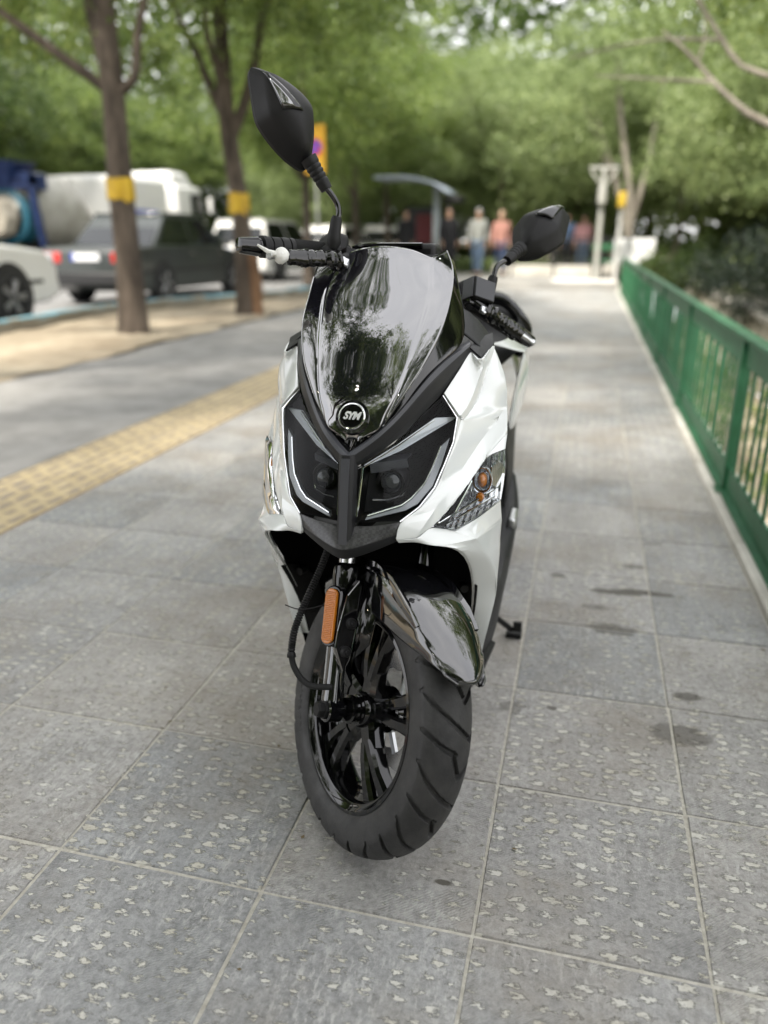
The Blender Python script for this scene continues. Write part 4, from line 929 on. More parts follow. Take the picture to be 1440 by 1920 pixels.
b = MB(); b.tube([(.14, 1.90, .22), (.175, 1.96, .135), (.245, 2.06, .028)], .009, 10); b.box((.252, 2.07, .010), (.045, .035, .016)); b.box((.262, 2.05, .045), (.025, .012, .03)); smk('side_stand', b.V, b.F, MATTE, bevel=.002)
b = MB(); b.tube([(-.12, 2.12, .24), (-.14, 2.18, .012)], .012, 10); b.tube([(.10, 2.12, .24), (.12, 2.18, .012)], .012, 10); b.tube([(-.14, 2.13, .12), (.12, 2.13, .12)], .01, 8); smk('centre_stand', b.V, b.F, MATTE)
# ------------------------------------------------------------------ green railing along the channel
def green_mat():
    m = P('green_paint', (.022, .11, .042), .5, coat=0); n = N(m); v = n.coord()
    n.set('Base Color', n.ramp(n.noise(v, 6, 6, .7), [(.3, (.012, .072, .026)), (.55, (.021, .112, .050)), (.75, (.045, .155, .075))])); ch = n.ramp(n.noise(v, 11, 8, .75), [(.63, 0.0), (.67, 1.0)]); n.set('Base Color', n.mix(ch, n.ramp(n.noise(v, 6, 6, .7), [(.3, (.012, .072, .026)), (.55, (.021, .112, .050)), (.75, (.045, .155, .075))]), (.07, .045, .03))); n.bump(n.noise(v, 80, 4), .2, .002); return m
GREEN = green_mat()
RX = .70
RA = empty('railing', 'green painted steel railing with thin upright bars along the channel', 'railing', (RX, 9, 0))
def rmk(b, name, par=RA, **k): b.V = [(x - RX, y - 9, z) for x, y, z in b.V]; return b.mk(name, GREEN, par, **k)
PY = [-.4, 1.65, 3.7, 5.7, 7.75, 9.8, 11.85, 13.9, 16.0, 18.2]
b = MB(); b.box((RX, 8.9, .715), (.062, 18.65, .022)); rmk(b, 'top_rail', bevel=.006)
for a, c_ in zip(PY, PY[1:]):
    b = MB(); b.box((RX, (a + c_) / 2, .648), (.010, c_ - a - .052, .108)); rmk(b, 'top_plate', smooth=0)
    b = MB(); b.box((RX, (a + c_) / 2, .075), (.010, c_ - a - .052, .115)); b.box((RX - .020, (a + c_) / 2, .022), (.032, c_ - a - .052, .008)); rmk(b, 'bottom_plate', smooth=0)
for y in PY:
    b = MB(); b.box((RX, y, .352), (.048, .048, .70)); p_ = rmk(b, 'post', bevel=.003)
    b = MB(); b.box((RX, y, .012), (.10, .10, .012)); rmk(b, 'post_foot', smooth=0)
b = MB(); b.tube([(0, 0, .125), (0, 0, .60)], .0075, 8); bme = mesh('baluster', b.V, b.F, GREEN, 40)
for a, c_ in zip(PY, PY[1:]):
    n_ = 16
    for i in range(1, n_):
        o = bpy.data.objects.new('baluster', bme); COL.objects.link(o); o.parent = RA; o.location = (nrg.normal(0, .001), a + (c_ - a) * i / n_ - 9, 0)
        o.rotation_euler = (nrg.normal(0, .006), nrg.normal(0, .006), 0)
# ------------------------------------------------------------------ vehicles
def loft_box(b, sec, m=0):
    """sec: list of rings of equal length; joins them and caps the ends"""
    k = len(sec[0]); V = [p for r in sec for p in r]
    F = [(r * k + i, r * k + (i + 1) % k, (r + 1) * k + (i + 1) % k, (r + 1) * k + i) for r in range(len(sec) - 1) for i in range(k)]
    F += [tuple(range(k - 1, -1, -1)), tuple((len(sec) - 1) * k + i for i in range(k))]
    b.add(V, F, m)
LPLATE = P('plate_white', (.75, .76, .78), .4); PBLUE = P('plate_blue', (.03, .07, .45), .4); TYRE2 = P('road_tyre', (.02, .02, .021), .7)
HUBC = P('wheel_silver', (.42, .42, .43), .35, .8); LAMPW = P('headlamp_glass', (.6, .62, .65), .1, coat=.5)
def paint(name, c, r=.25, met=0): return P(name, c, r, met, coat=.25)
DGREY = paint('dark_grey_green_paint', (.028, .034, .032), .3); WPAINT = paint('white_car_paint', (.74, .74, .72)); BLK = P('black_trim', (.015, .015, .016), .5)
def car_wheel(root, x, y, r, w=.2, s=1):
    V, F = lathe([(r * .66, -w / 2), (r * .93, -w / 2), (r, -w * .33), (r, w * .33), (r * .93, w / 2), (r * .66, w / 2)], 28)
    o = mk('wheel', V, F, TYRE2, root, smooth=40, loc=(x, y, r))
    V, F = lathe([(0, s * (w / 2 - .03)), (r * .2, s * (w / 2 - .005)), (r * .56, s * (w / 2 - .04)), (r * .62, s * (w / 2 + .004)), (r * .67, s * (w / 2 + .002))], 28)
    h = mk('rim', V, F, BLK, o, smooth=40)
    b = MB()
    for i in range(5):
        for dv in (-.12, .12):
            a = i * 1.2566; b.tube([(s * (w / 2 + .004), r * .12 * math.cos(a), r * .12 * math.sin(a)), (s * (w / 2 + .006), r * .62 * math.cos(a + dv), r * .62 * math.sin(a + dv))], r * .055, 6)
    b.mk('wheel_spoke', HUBC, h)
    return o
def car(name, label, cat, loc, rz, body, cabin, L, W, mat, wr=.31, axles=(.85, 3.45), belt=.85, arch=True, rear='lamps', group=None, glass=True, plate=True):
    """front towards +y; body = side profile (y,z) of the lower body, cabin = (y0,y1,y2,y3,z) glasshouse"""
    t = empty(name, label, cat, loc, rz, group)
    b = MB(); hw = W / 2; k = len(body)
    st_ = [(-hw, .95), (-hw + .05, 1.0), (hw - .05, 1.0), (hw, .95)]
    ym, zm = L / 2, .55
    loft_box(b, [[(x, ym + (y - ym) * (1 - (1 - f) * .35), zm + (z - zm) * f) for y, z in body] for x, f in st_]); b.mk('body', mat, t, bevel=.03, seg=2)
    y0, y1, y2, y3, zt = cabin; iw = hw * .80; bw = hw - .05
    def ring(x_b, x_t): return [(x_b, y0, belt - .02), (x_b, y3, belt - .02), (x_t, y2, zt - .03), (x_t, y1, zt - .03)]
    b = MB(); loft_box(b, [ring(-bw, -iw), ring(bw, iw)]); cb = b.mk('cabin', mat, t, bevel=.02)
    b = MB(); b.box((0, (y1 + y2) / 2, zt - .012), (iw * 2 - .02, y2 - y1 + .04, .05)); b.mk('roof', mat, t, bevel=.02)
    # panes stand a little proud of the posts
    def quad(a, b_, c_, d, inset, nrm):
        q_ = [Vector(p) for p in (a, b_, c_, d)]; ce = sum(q_, Vector()) / 4; nrm = Vector(nrm)
        return [tuple(p + (ce - p).normalized() * inset + nrm * .004) for p in q_]
    for s in (-1, 1):
        n_ = 2; 
        for i in range(n_):
            t0, t1 = i / n_, (i + 1) / n_; lo_ = lambda t_: (s * bw, y0 + (y3 - y0) * (.06 + .86 * t_), belt); hi_ = lambda t_: (s * iw, y1 + (y2 - y1) * t_, zt - .05)
            b = MB(); b.add(quad(lo_(t0), lo_(t1), hi_(t1), hi_(t0), .05, (s, 0, .2)), [(0, 1, 2, 3)]); b.mk('side_window', DARKGLASS, t, smooth=0, solid=.006)
    for nm, ya, yb, sy in (('rear_window', y0, y1, -1), ('windscreen', y3, y2, 1)):
        b = MB(); b.add(quad((-bw, ya, belt), (bw, ya, belt), (iw, yb, zt - .05), (-iw, yb, zt - .05), .07, (0, sy, .5)), [(0, 1, 2, 3)]); b.mk(nm, DARKGLASS, t, smooth=0, solid=.006)
    for i, y in enumerate(axles):
        for s in (-1, 1):
            if arch:
                V, F = lathe([(0, 0), (wr * 1.17, 0), (wr * 1.2, -s * .02)], 28); mk('wheel_arch', V, F, BLK, t, loc=(s * (hw + .004), y, wr * 1.05))
            car_wheel(t, s * (hw - .07), y, wr, .19, s)
    zb = .42
    b = MB(); b.box((0, .03, zb), (W * .97, .12, .2)); b.mk('rear_bumper', BLK if rear == 'lamps' else mat, t, bevel=.03)
    b = MB(); b.box((0, L - .03, zb), (W * .97, .12, .2)); b.mk('front_bumper', BLK if rear == 'lamps' else mat, t, bevel=.03)
    zl = belt - .16
    for s in (-1, 1):
        b = MB(); b.box((s * (hw - .22), .02, zl), (.34, .05, .16)); b.mk('tail_light', REDP, t, bevel=.01)
        b = MB(); b.box((s * (hw - .24), L - .02, zl - .04), (.36, .06, .14)); b.mk('headlight', LAMPW, t, bevel=.01)
        b = MB(); b.box((s * (hw + .07), y3 - .25, belt + .04), (.14, .08, .11)); b.mk('wing_mirror', BLK, t, bevel=.02)
        for yy in ((y0 + y3) / 2 - .15, (y0 + y3) / 2 + .95):
            b = MB(); b.box((s * (hw + .006), yy, belt - .12), (.02, .17, .03)); b.mk('door_handle', STEEL if rear == 'lamps' else mat, t, bevel=.004)
        b = MB(); b.box((s * (hw + .002), L / 2, .52), (.012, L * .84, .05)); b.mk('side_moulding', BLK, t, bevel=.003)
    if plate:
        b = MB(); b.box((0, -.008, zl + .01), (.52, .02, .12)); pl = b.mk('number_plate', LPLATE, t, smooth=0); b = MB(); b.box((-.235, -.020, zl + .01), (.05, .006, .118)); b.mk('plate_band', PBLUE, pl, smooth=0)
    return t
SED = [(0, .34), (.0, .80), (.06, .90), (1.05, .92), (3.15, .90), (4.25, .72), (4.42, .55), (4.42, .30), (4.2, .20), (.25, .22)]
car('parked_sedan', 'dark grey green saloon car parked beyond the kerb behind the banded trees', 'car', (-8.50, 12.35, -.02), 0, SED, (.72, 1.35, 2.65, 3.45, 1.42), 4.42, 1.72, DGREY, axles=(.92, 3.55), belt=.90).scale = (1.06, 1.12, 1.11)
SUVB = [(0, .32), (-.02, .75), (.08, .98), (1.2, 1.00), (3.25, 1.00), (4.2, .90), (4.42, .70), (4.42, .34), (4.2, .24), (.25, .24)]
car('white_suv', 'white sport utility car at the left edge behind the kerb, showing its front wheel', 'car', (-8.55, 5.65, -.02), 0, SUVB, (.15, .5, 2.4, 3.25, 1.62), 4.42, 1.84, WPAINT, wr=.35, axles=(.82, 3.42), belt=1.0, rear='body').scale = (1.04, 1.06, 1.08)
car('distant_wagon', 'white estate car with red tail light on the road behind the grip', 'car', (-9.3, 20.3, -.02), -.06, SUVB, (.08, .35, 2.4, 3.2, 1.60), 4.42, 1.8, WPAINT, wr=.34, belt=1.0, rear='body')
car('distant_pickup', 'white car farther along the road right of the near mirror stem', 'car', (-8.75, 25.6, -.02), -.05, SUVB, (.08, .4, 2.2, 3.0, 1.52), 4.42, 1.75, WPAINT, wr=.34, belt=1.0, rear='body')
car('distant_suv', 'white car with a dark rear window just left of the bus shelter post', 'car', (-7.35, 28.6, -.02), -.05, SUVB, (.05, .3, 2.5, 3.3, 1.55), 4.42, 1.9, WPAINT, wr=.34, belt=.98, rear='body')
# cement mixer lorry
MX = empty('mixer_lorry', 'cement mixer lorry with white drum, blue rear frame and white cab', 'lorry', (-13.0, 15.6, -.02))
TBLUE = noisy('blue_frame_paint', (.008, .018, .07), (.018, .04, .13), 5, .5, .2); DRUMW = noisy('dusty_white_drum', (.30, .29, .25), (.44, .43, .39), 2.2, .6, .2); TEAL = P('teal_drum', (.01, .10, .15), .5)
b = MB()
prof = [(.0, -1.3), (.44, -1.3), (.48, -1.2), (.62, -.85), (.86, -.25), (.89, .2), (.85, .6), (.62, 1.15), (.3, 1.35), (0, 1.35)]
V, F = lathe(prof, 40); ca, sa = math.cos(.22), math.sin(.22)
V = [(y, x * ca + z * sa * 1.0, z * ca - x * sa) for x, y, z in V]
mk('drum', [(v[0], v[1] + 1.75, v[2] + 1.72) for v in V], F, DRUMW, MX, smooth=50)
V, F = lathe([(.0, -.02), (.42, -.02), (.46, .08), (.48, .3)], 8); mk('drum_mouth', [(y - .1, x + .12, z + 1.58) for x, y, z in V], F, P('dusty_hatch', (.42, .38, .31), .8), MX, smooth=20)
V, F = lathe([(.50, 0), (.62, .05), (.62, .5), (.50, .55)], 24); mk('drum_ring', [(y, x + .42, z + 1.62) for x, y, z in V], F, TEAL, MX)
b = MB(); b.tube([(-.75, .6, 2.35), (.75, .6, 2.35)], .16, 8); b.box((.3, .75, 2.35), (.9, .7, .34)); b.tube([(-.75, .7, .9), (-.75, .5, 2.25)], .09, 8); b.tube([(.75, .7, .9), (.75, .5, 2.25)], .09, 8); b.add([(-.55, .1, 2.75), (.55, .1, 2.75), (.55, 1.1, 2.75), (-.55, 1.1, 2.75), (-.25, .4, 2.2), (.25, .4, 2.2), (.25, .8, 2.2), (-.25, .8, 2.2)], [(0, 1, 5, 4), (1, 2, 6, 5), (2, 3, 7, 6), (3, 0, 4, 7)])
b.mk('rear_frame', TBLUE, MX, bevel=.02)
b = MB(); b.box((0, 4.2, .82), (.9, 8.2, .26)); b.mk('chassis', BLK, MX, bevel=.02)
b = MB(); b.box((0, 4.75, 2.12), (2.2, 2.5, 1.15)); b.mk('water_tank', WPAINT, MX, bevel=.15, seg=3)
b = MB(); b.box((1.11, 4.6, 1.72), (.01, 1.5, .30)); b.mk('tank_band', PBLUE, MX, smooth=0)
b = MB(); loft_box(b, [[(-1.15, 6.5, .7), (-1.15, 8.3, .7), (-1.15, 8.25, 1.7), (-1.1, 8.0, 2.6), (-1.1, 6.5, 2.6)], [(1.15, 6.5, .7), (1.15, 8.3, .7), (1.15, 8.25, 1.7), (1.1, 8.0, 2.6), (1.1, 6.5, 2.6)]]); b.mk('cab', WPAINT, MX, bevel=.08, seg=3)
b = MB(); loft_box(b, [[(-.95, 6.6, 2.58), (-.95, 7.9, 2.58), (-.9, 7.5, 2.98), (-.9, 6.6, 3.0)], [(.95, 6.6, 2.58), (.95, 7.9, 2.58), (.9, 7.5, 2.98), (.9, 6.6, 3.0)]]); b.mk('roof_deflector', WPAINT, MX, bevel=.08)
b = MB(); b.add([(1.165, 7.3, 1.62), (1.165, 8.12, 1.62), (1.13, 7.95, 2.4), (1.13, 7.3, 2.4)], [(0, 1, 2, 3)]); b.mk('cab_window', DARKGLASS, MX, smooth=0, solid=.01)
b = MB(); b.add([(-1.0, 8.30, 1.68), (1.0, 8.30, 1.68), (.98, 8.08, 2.5), (-.98, 8.08, 2.5)], [(0, 1, 2, 3)]); b.mk('cab_windscreen', DARKGLASS, MX, smooth=0, solid=.01)
b = MB(); b.box((1.32, 8.2, 2.1), (.12, .1, .45)); b.mk('cab_mirror', WPAINT, MX, bevel=.02)
for y in (1.6, 2.9, 7.5):
    for s in (-1, 1): car_wheel(MX, s * 1.0, y, .5, .28, s)
# ------------------------------------------------------------------ street furniture
GALV = P('pale_painted_steel', (.38, .38, .35), .5); BLUEG = P('blue_grey_steel', (.42, .48, .57), .35)
SH = empty('bus_shelter', 'bus shelter with one steel post and a curved blue grey roof', 'shelter', (-4.5, 22.2, .12))
b = MB(); b.box((.32, 0, 1.15), (.17, .14, 2.3)); b.mk('shelter_post', P('grey_steel_post', (.32, .36, .38), .45), SH, bevel=.02)
arc = smoothline([(-1.30, 0, 2.53), (-.65, 0, 2.54), (0, 0, 2.46), (.45, 0, 2.31), (.72, 0, 2.13)], 16)
b = MB(); loft_box(b, [[(p[0], -.6, p[2] - .03), (p[0], .8, p[2] - .03), (p[0], .8, p[2] + .03), (p[0], -.6, p[2] + .03)] for p in arc]); b.mk('shelter_roof', BLUEG, SH, smooth=30, bevel=.015)
b = MB(); b.box((.75, .3, 2.0), (.5, 1.0, .16)); b.mk('roof_edge', BLK, SH, bevel=.02)
b = MB(); b.box((-.25, 1.15, 1.0), (1.0, .06, 1.7)); b.mk('back_panel', P('dark_shelter_panel', (.03, .032, .038), .3), SH, smooth=0)
b = MB(); b.box((-.2, 1.10, 1.25), (.55, .03, .8)); b.mk('poster', P('dark_red_poster', (.16, .03, .035), .4), SH, smooth=0)
b = MB(); b.box((-.3, .9, .45), (1.3, .4, .06)); b.box((-.8, .9, .2), (.06, .3, .42)); b.box((.2, .9, .2), (.06, .3, .42)); b.mk('bench', BLK, SH, bevel=.01)
LP = empty('lamp_post', 'pale steel lamp post with short cross arm on a white base', 'lamp post', (.15, 19.9, .12))
b = MB(); b.tube([(0, 0, 0), (0, 0, 2.55)], [.062, .055], 14); b.mk('pole', GALV, LP)
b = MB(); b.box((0, 0, 2.52), (.66, .10, .06)); b.tube([(-.30, 0, 2.46), (0, 0, 2.1)], .025, 8); b.tube([(.30, 0, 2.46), (0, 0, 2.1)], .025, 8); b.mk('cross_arm', GALV, LP, bevel=.01)
b = MB(); b.tube([(0, -.12, 1.75), (0, -.12, 2.12)], [.10, .10], 14); b.mk('lamp_housing', GALV, LP, bevel=.02)
b = MB(); b.box((-.25, 0, .03), (1.5, .7, .08)); b.mk('base_slab', P('white_base', (.62, .60, .56), .8), LP, bevel=.02)
SP = empty('sign_post', 'thin post with a small yellow box at the top near the railing end', 'post', (.62, 20.6, .12))
b = MB(); b.tube([(0, 0, 0), (0, 0, 1.75)], .045, 10); b.mk('pole', P('white_pole', (.6, .6, .58), .5), SP)
b = MB(); b.box((0, 0, 1.86), (.19, .16, .36)); b.mk('yellow_box', P('yellow_paint', (.50, .34, .03), .5), SP, bevel=.03)
WB = empty('white_cabinet', 'white street cabinet behind the far end of the green railing', 'cabinet', (1.05, 21.4, -.06))
b = MB(); b.box((0, 0, .88), (.98, .5, .58)); b.mk('cabinet_box', P('white_cabinet_paint', (.72, .73, .74), .5), WB, bevel=.03)
b = MB(); b.box((-.4, 0, .3), (.06, .4, .62)); b.box((.4, 0, .3), (.06, .4, .62)); b.box((0, 0, .56), (1.3, .55, .05)); b.mk('cabinet_stand', GALV, WB, bevel=.01)
NP = empty('parking_sign', 'yellow road sign with a round blue and red no parking mark', 'road sign', (-5.62, 16.4, 0))
b = MB(); b.tube([(0, 0, 0), (0, 0, 3.2)], .03, 10); b.mk('sign_pole', P('grey_pole', (.3, .3, .3), .5), NP)
YS = P('sign_yellow', (.46, .25, .012), .5)
b = MB(); b.box((0, -.045, 2.82), (.44, .02, .92)); b.mk('sign_plate', YS, NP, bevel=.01)
V, F = lathe([(0, .006), (.135, .006), (.135, 0)], 28); mk('blue_disc', [(v[1], -.058 - v[0] * .3, 2.86 + v[2]) for v in V], F, P('sign_blue', (.02, .045, .33), .4), NP, smooth=0)
V, F = lathe([(.135, .008), (.17, .008), (.17, 0), (.135, 0)], 28, True); o = mk('red_ring', [(v[1], -.058 - v[0] * .4, 2.86 + v[2]) for v in V], F, P('sign_red', (.45, .02, .025), .4), NP, smooth=0)
b = MB(); b.box((0, 0, 0), (.27, .006, .035)); o = b.mk('red_bar', bpy.data.materials['sign_red'], NP, smooth=0, loc=(0, -.066, 2.86)); o.rotation_euler = (0, .785, 0)
FE = empty('iron_fence', 'dark iron fence on a low pale wall across the far end', 'fence', (-.9, 22.6, .12))
b = MB(); b.box((0, 0, .15), (3.4, .3, .30)); b.mk('fence_wall', LIGHTCONC, FE, bevel=.02)
b = MB(); b.box((0, 0, 1.0), (3.4, .04, .04)); b.mk('fence_rail', BLK, FE, smooth=0); b = MB(); b.box((0, 0, .42), (3.4, .04, .04)); b.mk('fence_rail', BLK, FE, smooth=0)
b = MB(); b.box((0, 0, .68), (.022, .022, .76)); fm = mesh('fence_bar', b.V, b.F, BLK, 0)
for i in range(27):
    o = bpy.data.objects.new('fence_bar', fm); COL.objects.link(o); o.parent = FE; o.location = (-1.65 + i * .127, 0, 0)
for x in (-1.2, -.05, 1.2):
    b = MB(); b.tube([(x, -.1, 0), (x, -.1, 1.08)], .06, 10); b.mk('fence_post', BLK, FE)
BN = empty('park_bench', 'low green bench rail beyond the end of the railing', 'bench', (-.15, 21.9, .12))
b = MB(); b.box((.55, 0, .78), (.75, .05, .16)); b.mk('bench_back', GREEN, BN, bevel=.01); b = MB(); b.box((.55, -.15, .45), (.75, .35, .05)); b.mk('bench_seat', GREEN, BN, bevel=.01)
b = MB(); b.box((.22, -.1, .3), (.05, .3, .60)); b.mk('bench_leg', BLK, BN, bevel=.005); b = MB(); b.box((.88, -.1, .3), (.05, .3, .60)); b.mk('bench_leg', BLK, BN, bevel=.005)
# ------------------------------------------------------------------ trees
def leaf_mat(name, dark, mid, light, tr=.5):
    m = bpy.data.materials.new(name); m.use_nodes = True; t = m.node_tree; t.nodes.clear()
    o = t.nodes.new('ShaderNodeOutputMaterial'); g = t.nodes.new('ShaderNodeNewGeometry'); r = t.nodes.new('ShaderNodeValToRGB')
    e = r.color_ramp; e.elements.new(.5); e.elements[0].color = (*dark, 1); e.elements[1].color = (*mid, 1); e.elements[1].position = .55; e.elements[2].color = (*light, 1); e.elements[2].position = 1
    nz_ = t.nodes.new('ShaderNodeTexNoise'); nz_.inputs['Scale'].default_value = .8; nz_.inputs['Detail'].default_value = 2
    ma = t.nodes.new('ShaderNodeMath'); ma.operation = 'MULTIPLY_ADD'; ma.inputs[1].default_value = .55
    mb = t.nodes.new('ShaderNodeMath'); mb.operation = 'MULTIPLY_ADD'; mb.inputs[1].default_value = 1.0; mb.inputs[2].default_value = -.28
    t.links.new(g.outputs['Position'], nz_.inputs['Vector']); t.links.new(nz_.outputs['Fac'], mb.inputs[0])
    t.links.new(g.outputs['Random Per Island'], ma.inputs[0]); t.links.new(mb.outputs[0], ma.inputs[2]); t.links.new(ma.outputs[0], r.inputs['Fac'])
    d = t.nodes.new('ShaderNodeBsdfPrincipled'); d.inputs['Roughness'].default_value = .42; d.inputs['Specular IOR Level'].default_value = .5
    tl = t.nodes.new('ShaderNodeBsdfTranslucent'); x = t.nodes.new('ShaderNodeMixShader'); x.inputs[0].default_value = tr
    t.links.new(r.outputs[0], d.inputs['Base Color']); t.links.new(r.outputs[0], tl.inputs[0])
    t.links.new(d.outputs[0], x.inputs[1]); t.links.new(tl.outputs[0], x.inputs[2]); t.links.new(x.outputs[0], o.inputs[0]); return m
LEAF = leaf_mat('leaf_green', (.050, .085, .020), (.165, .235, .055), (.42, .49, .15))
LEAFP = leaf_mat('leaf_pale_green', (.08, .12, .045), (.25, .32, .125), (.50, .57, .28))
LEAFD = leaf_mat('leaf_dark_green', (.025, .05, .016), (.09, .14, .038), (.26, .32, .10))
def fastmesh(name, V, F, mat, mi=None):
    me = bpy.data.meshes.new(name); V = np.asarray(V, np.float32); F = np.asarray(F, np.int32); k = F.shape[1]
    me.vertices.add(len(V)); me.vertices.foreach_set('co', V.ravel()); me.loops.add(F.size); me.loops.foreach_set('vertex_index', F.ravel())
    me.polygons.add(len(F)); me.polygons.foreach_set('loop_start', np.arange(0, F.size, k, dtype=np.int32))
    me.materials.append(mat); me.update(calc_edges=True); return me
def leaves(Pt, size, g, droop=.3):
    """one bent leaf (two triangles) per point"""
    n = len(Pt); d = g.normal(size=(n, 3)); d[:, 2] -= droop; d /= np.linalg.norm(d, axis=1)[:, None]
    u = g.normal(size=(n, 3)); w = np.cross(d, u); w /= np.linalg.norm(w, axis=1)[:, None] + 1e-9; nn = np.cross(d, w)
    L = size * g.uniform(.6, 1.35, (n, 1)); W = L * .30; b = L * g.uniform(-.12, .12, (n, 1))
    V = np.stack([Pt - d * L * .5, Pt + w * W + nn * b, Pt + d * L * .5, Pt - w * W + nn * b], 1).reshape(-1, 3)
    i = np.arange(n)[:, None] * 4; F = np.concatenate([i + [0, 1, 2], i + [0, 2, 3]], 1).reshape(-1, 3); return V, F
def crown_mesh(name, seed, rad, n_cl, per, size, mat, droop=.3, cl=.55, flat=.6, hollow=.35):
    g = np.random.default_rng(seed); P_ = []
    lob = g.normal(size=(7, 3)); lob /= np.linalg.norm(lob, axis=1)[:, None]
    for _ in range(n_cl):
        d = g.normal(size=3); d /= np.linalg.norm(d); bump = 1 + .28 * max(0, (lob @ d).max() - .6) / .4 - .16 * g.random()
        r = (hollow + (1 - hollow) * g.random() ** .55) * bump; c = d * r * np.array(rad); s = cl * g.uniform(.5, 1.35)
        q = g.normal(size=(int(per * g.uniform(.5, 1.5)), 3)) * s * np.array([.5, .5, .5 * flat]); q[:, 2] -= .25 * (q[:, 0] ** 2 + q[:, 1] ** 2) / s
        P_.append(c + q)
    P_ = np.concatenate(P_); V, F = leaves(P_, size, g, droop); return fastmesh(name, V, F, mat)
BARK = noisy('bark', (.042, .033, .026), (.118, .094, .074), 9, .95, .9, .02, 8, (1, 1, .22)); BARKP = noisy('pale_bark', (.12, .105, .085), (.26, .235, .195), 7, .9, .7, .015, 8, (1, 1, .3))
TAPE = noisy('yellow_tape', (.40, .25, .012), (.56, .37, .025), 5, .45, .3)
CR = {'a': crown_mesh('crown', 1, (2.7, 2.7, 2.0), 110, 105, .105, LEAF), 'b': crown_mesh('crown', 2, (2.4, 2.4, 2.3), 105, 105, .10, LEAF, .5),
      'c': crown_mesh('crown', 3, (2.8, 2.8, 2.6), 120, 105, .115, LEAFP, .8), 'd': crown_mesh('crown', 4, (3.2, 3.2, 2.6), 140, 100, .125, LEAFD, .3),
      'e': crown_mesh('crown', 5, (2.0, 2.0, 1.7), 75, 105, .10, LEAFP, .6), 'f': crown_mesh('crown', 6, (2.2, 2.2, 1.5), 75, 100, .095, LEAF, .4)}
def limb(b, P_, r0, r1, n=10, seed=0):
    L = smoothline(P_, max(8, 4 * len(P_))); k = len(L); g = np.random.default_rng(seed + 11)
    L = L + g.normal(0, r0 * .05, L.shape); b.tube([tuple(p) for p in L], [(r0 + (r1 - r0) * (i / (k - 1)) ** .8) * (1 + .06 * g.normal()) for i in range(k)], n)
def tree(name, label, base, trunk, r0, r1, limbs, crowns, bark=BARK, group='trees around the street and park', flare=1.3):
    """trunk, limbs and crowns given relative to the base"""
    t = empty(name, label, 'tree', base, 0, group)
    b = MB(); L = smoothline(trunk, 26); k = len(L); g = np.random.default_rng(int(abs(base[0] * 100 + base[1] * 7)))
    rr = [(r0 + (r1 - r0) * min(1, (i / (k - 1)) ** .5)) * (1 + (flare - 1) * math.exp(-i * .9)) for i in range(k)]
    nseg = 20; V, F = tube([tuple(p) for p in L], rr, nseg)
    V = np.array(V); ridge = g.normal(0, .035, nseg)
    for i in range(k):
        c_ = L[i]; V[i * nseg:(i + 1) * nseg] = c_ + (V[i * nseg:(i + 1) * nseg] - c_) * (1 + ridge + g.normal(0, .02, nseg))[:, None]
    b.add([tuple(v) for v in V], F); b.mk('trunk', bark, t, smooth=60)
    for i, (P_, a, c_) in enumerate(limbs):
        b = MB(); limb(b, P_, a, c_, 9, i); b.mk('limb', bark, t, smooth=60)
    for key, loc, sc, rz in crowns:
        o = bpy.data.objects.new('crown', CR[key]); COL.objects.link(o); o.parent = t; o.location = loc; o.rotation_euler = (0, 0, rz); o.scale = (sc, sc, sc * .95)
    return t
def band(t, z0, z1, cx, cy, r, tail):
    V = []; n = 24; F = []; g = np.random.default_rng(int(z0 * 100))
    for i in range(n + 1):
        a = 2 * math.pi * i / n; k = 1 + g.normal(0, .008)
        V += [(cx + r * 1.03 * k * math.cos(a), cy + r * 1.03 * k * math.sin(a), z0 + g.normal(0, .008)), (cx + r * k * math.cos(a), cy + r * k * math.sin(a), z1 + g.normal(0, .008))]
    F = [(2 * i, 2 * i + 2, 2 * i + 3, 2 * i + 1) for i in range(n)]
    b = MB(); b.add(V, F)
    if tail: b.add([(cx + r * .75, cy - r * .8, z1), (cx + r * 1.15, cy - r * .55, z1 - .02), (cx + r * 1.0, cy - r * .75, z0 - .05), (cx + r * .7, cy - r * .95, z0 - .01)], [(0, 1, 2, 3)])
    b.mk('yellow_band', TAPE, t, smooth=0, solid=.004)
t1 = tree('verge_tree', 'tall tree with a yellow band in the dry soil, nearest the parked saloon', (-5.45, 8.72, 0), [(0, 0, -.1), (.01, .03, .6), (-.01, .07, 1.7), (-.06, .2, 2.7), (-.12, .3, 3.8), (-.1, .4, 6.4)], .185, .10,
     [([(-.07, .2, 2.7), (-.45, 0, 3.0), (-1.1, -.25, 3.5), (-2.2, -.5, 4.3)], .065, .03), ([(-.07, .22, 2.75), (-.3, .35, 3.6), (-.6, .6, 5.4)], .10, .05), ([(-.05, .2, 2.7), (.2, .25, 2.85), (.34, .3, 3.5), (.8, .5, 4.8)], .06, .025), ([(-.1, .3, 4.2), (.9, -.4, 5.4), (1.6, -.8, 6.2)], .06, .02)],
     [('a', (0, .3, 6.2), 1.0, 0), ('b', (-1.9, .6, 5.0), .8, 1), ('f', (-2.6, -.6, 4.6), .62, 2), ('f', (1.1, 1.6, 5.0), .7, 3)], flare=1.22)
band(t1, 1.55, 1.79, -.01, .07, .160, True)
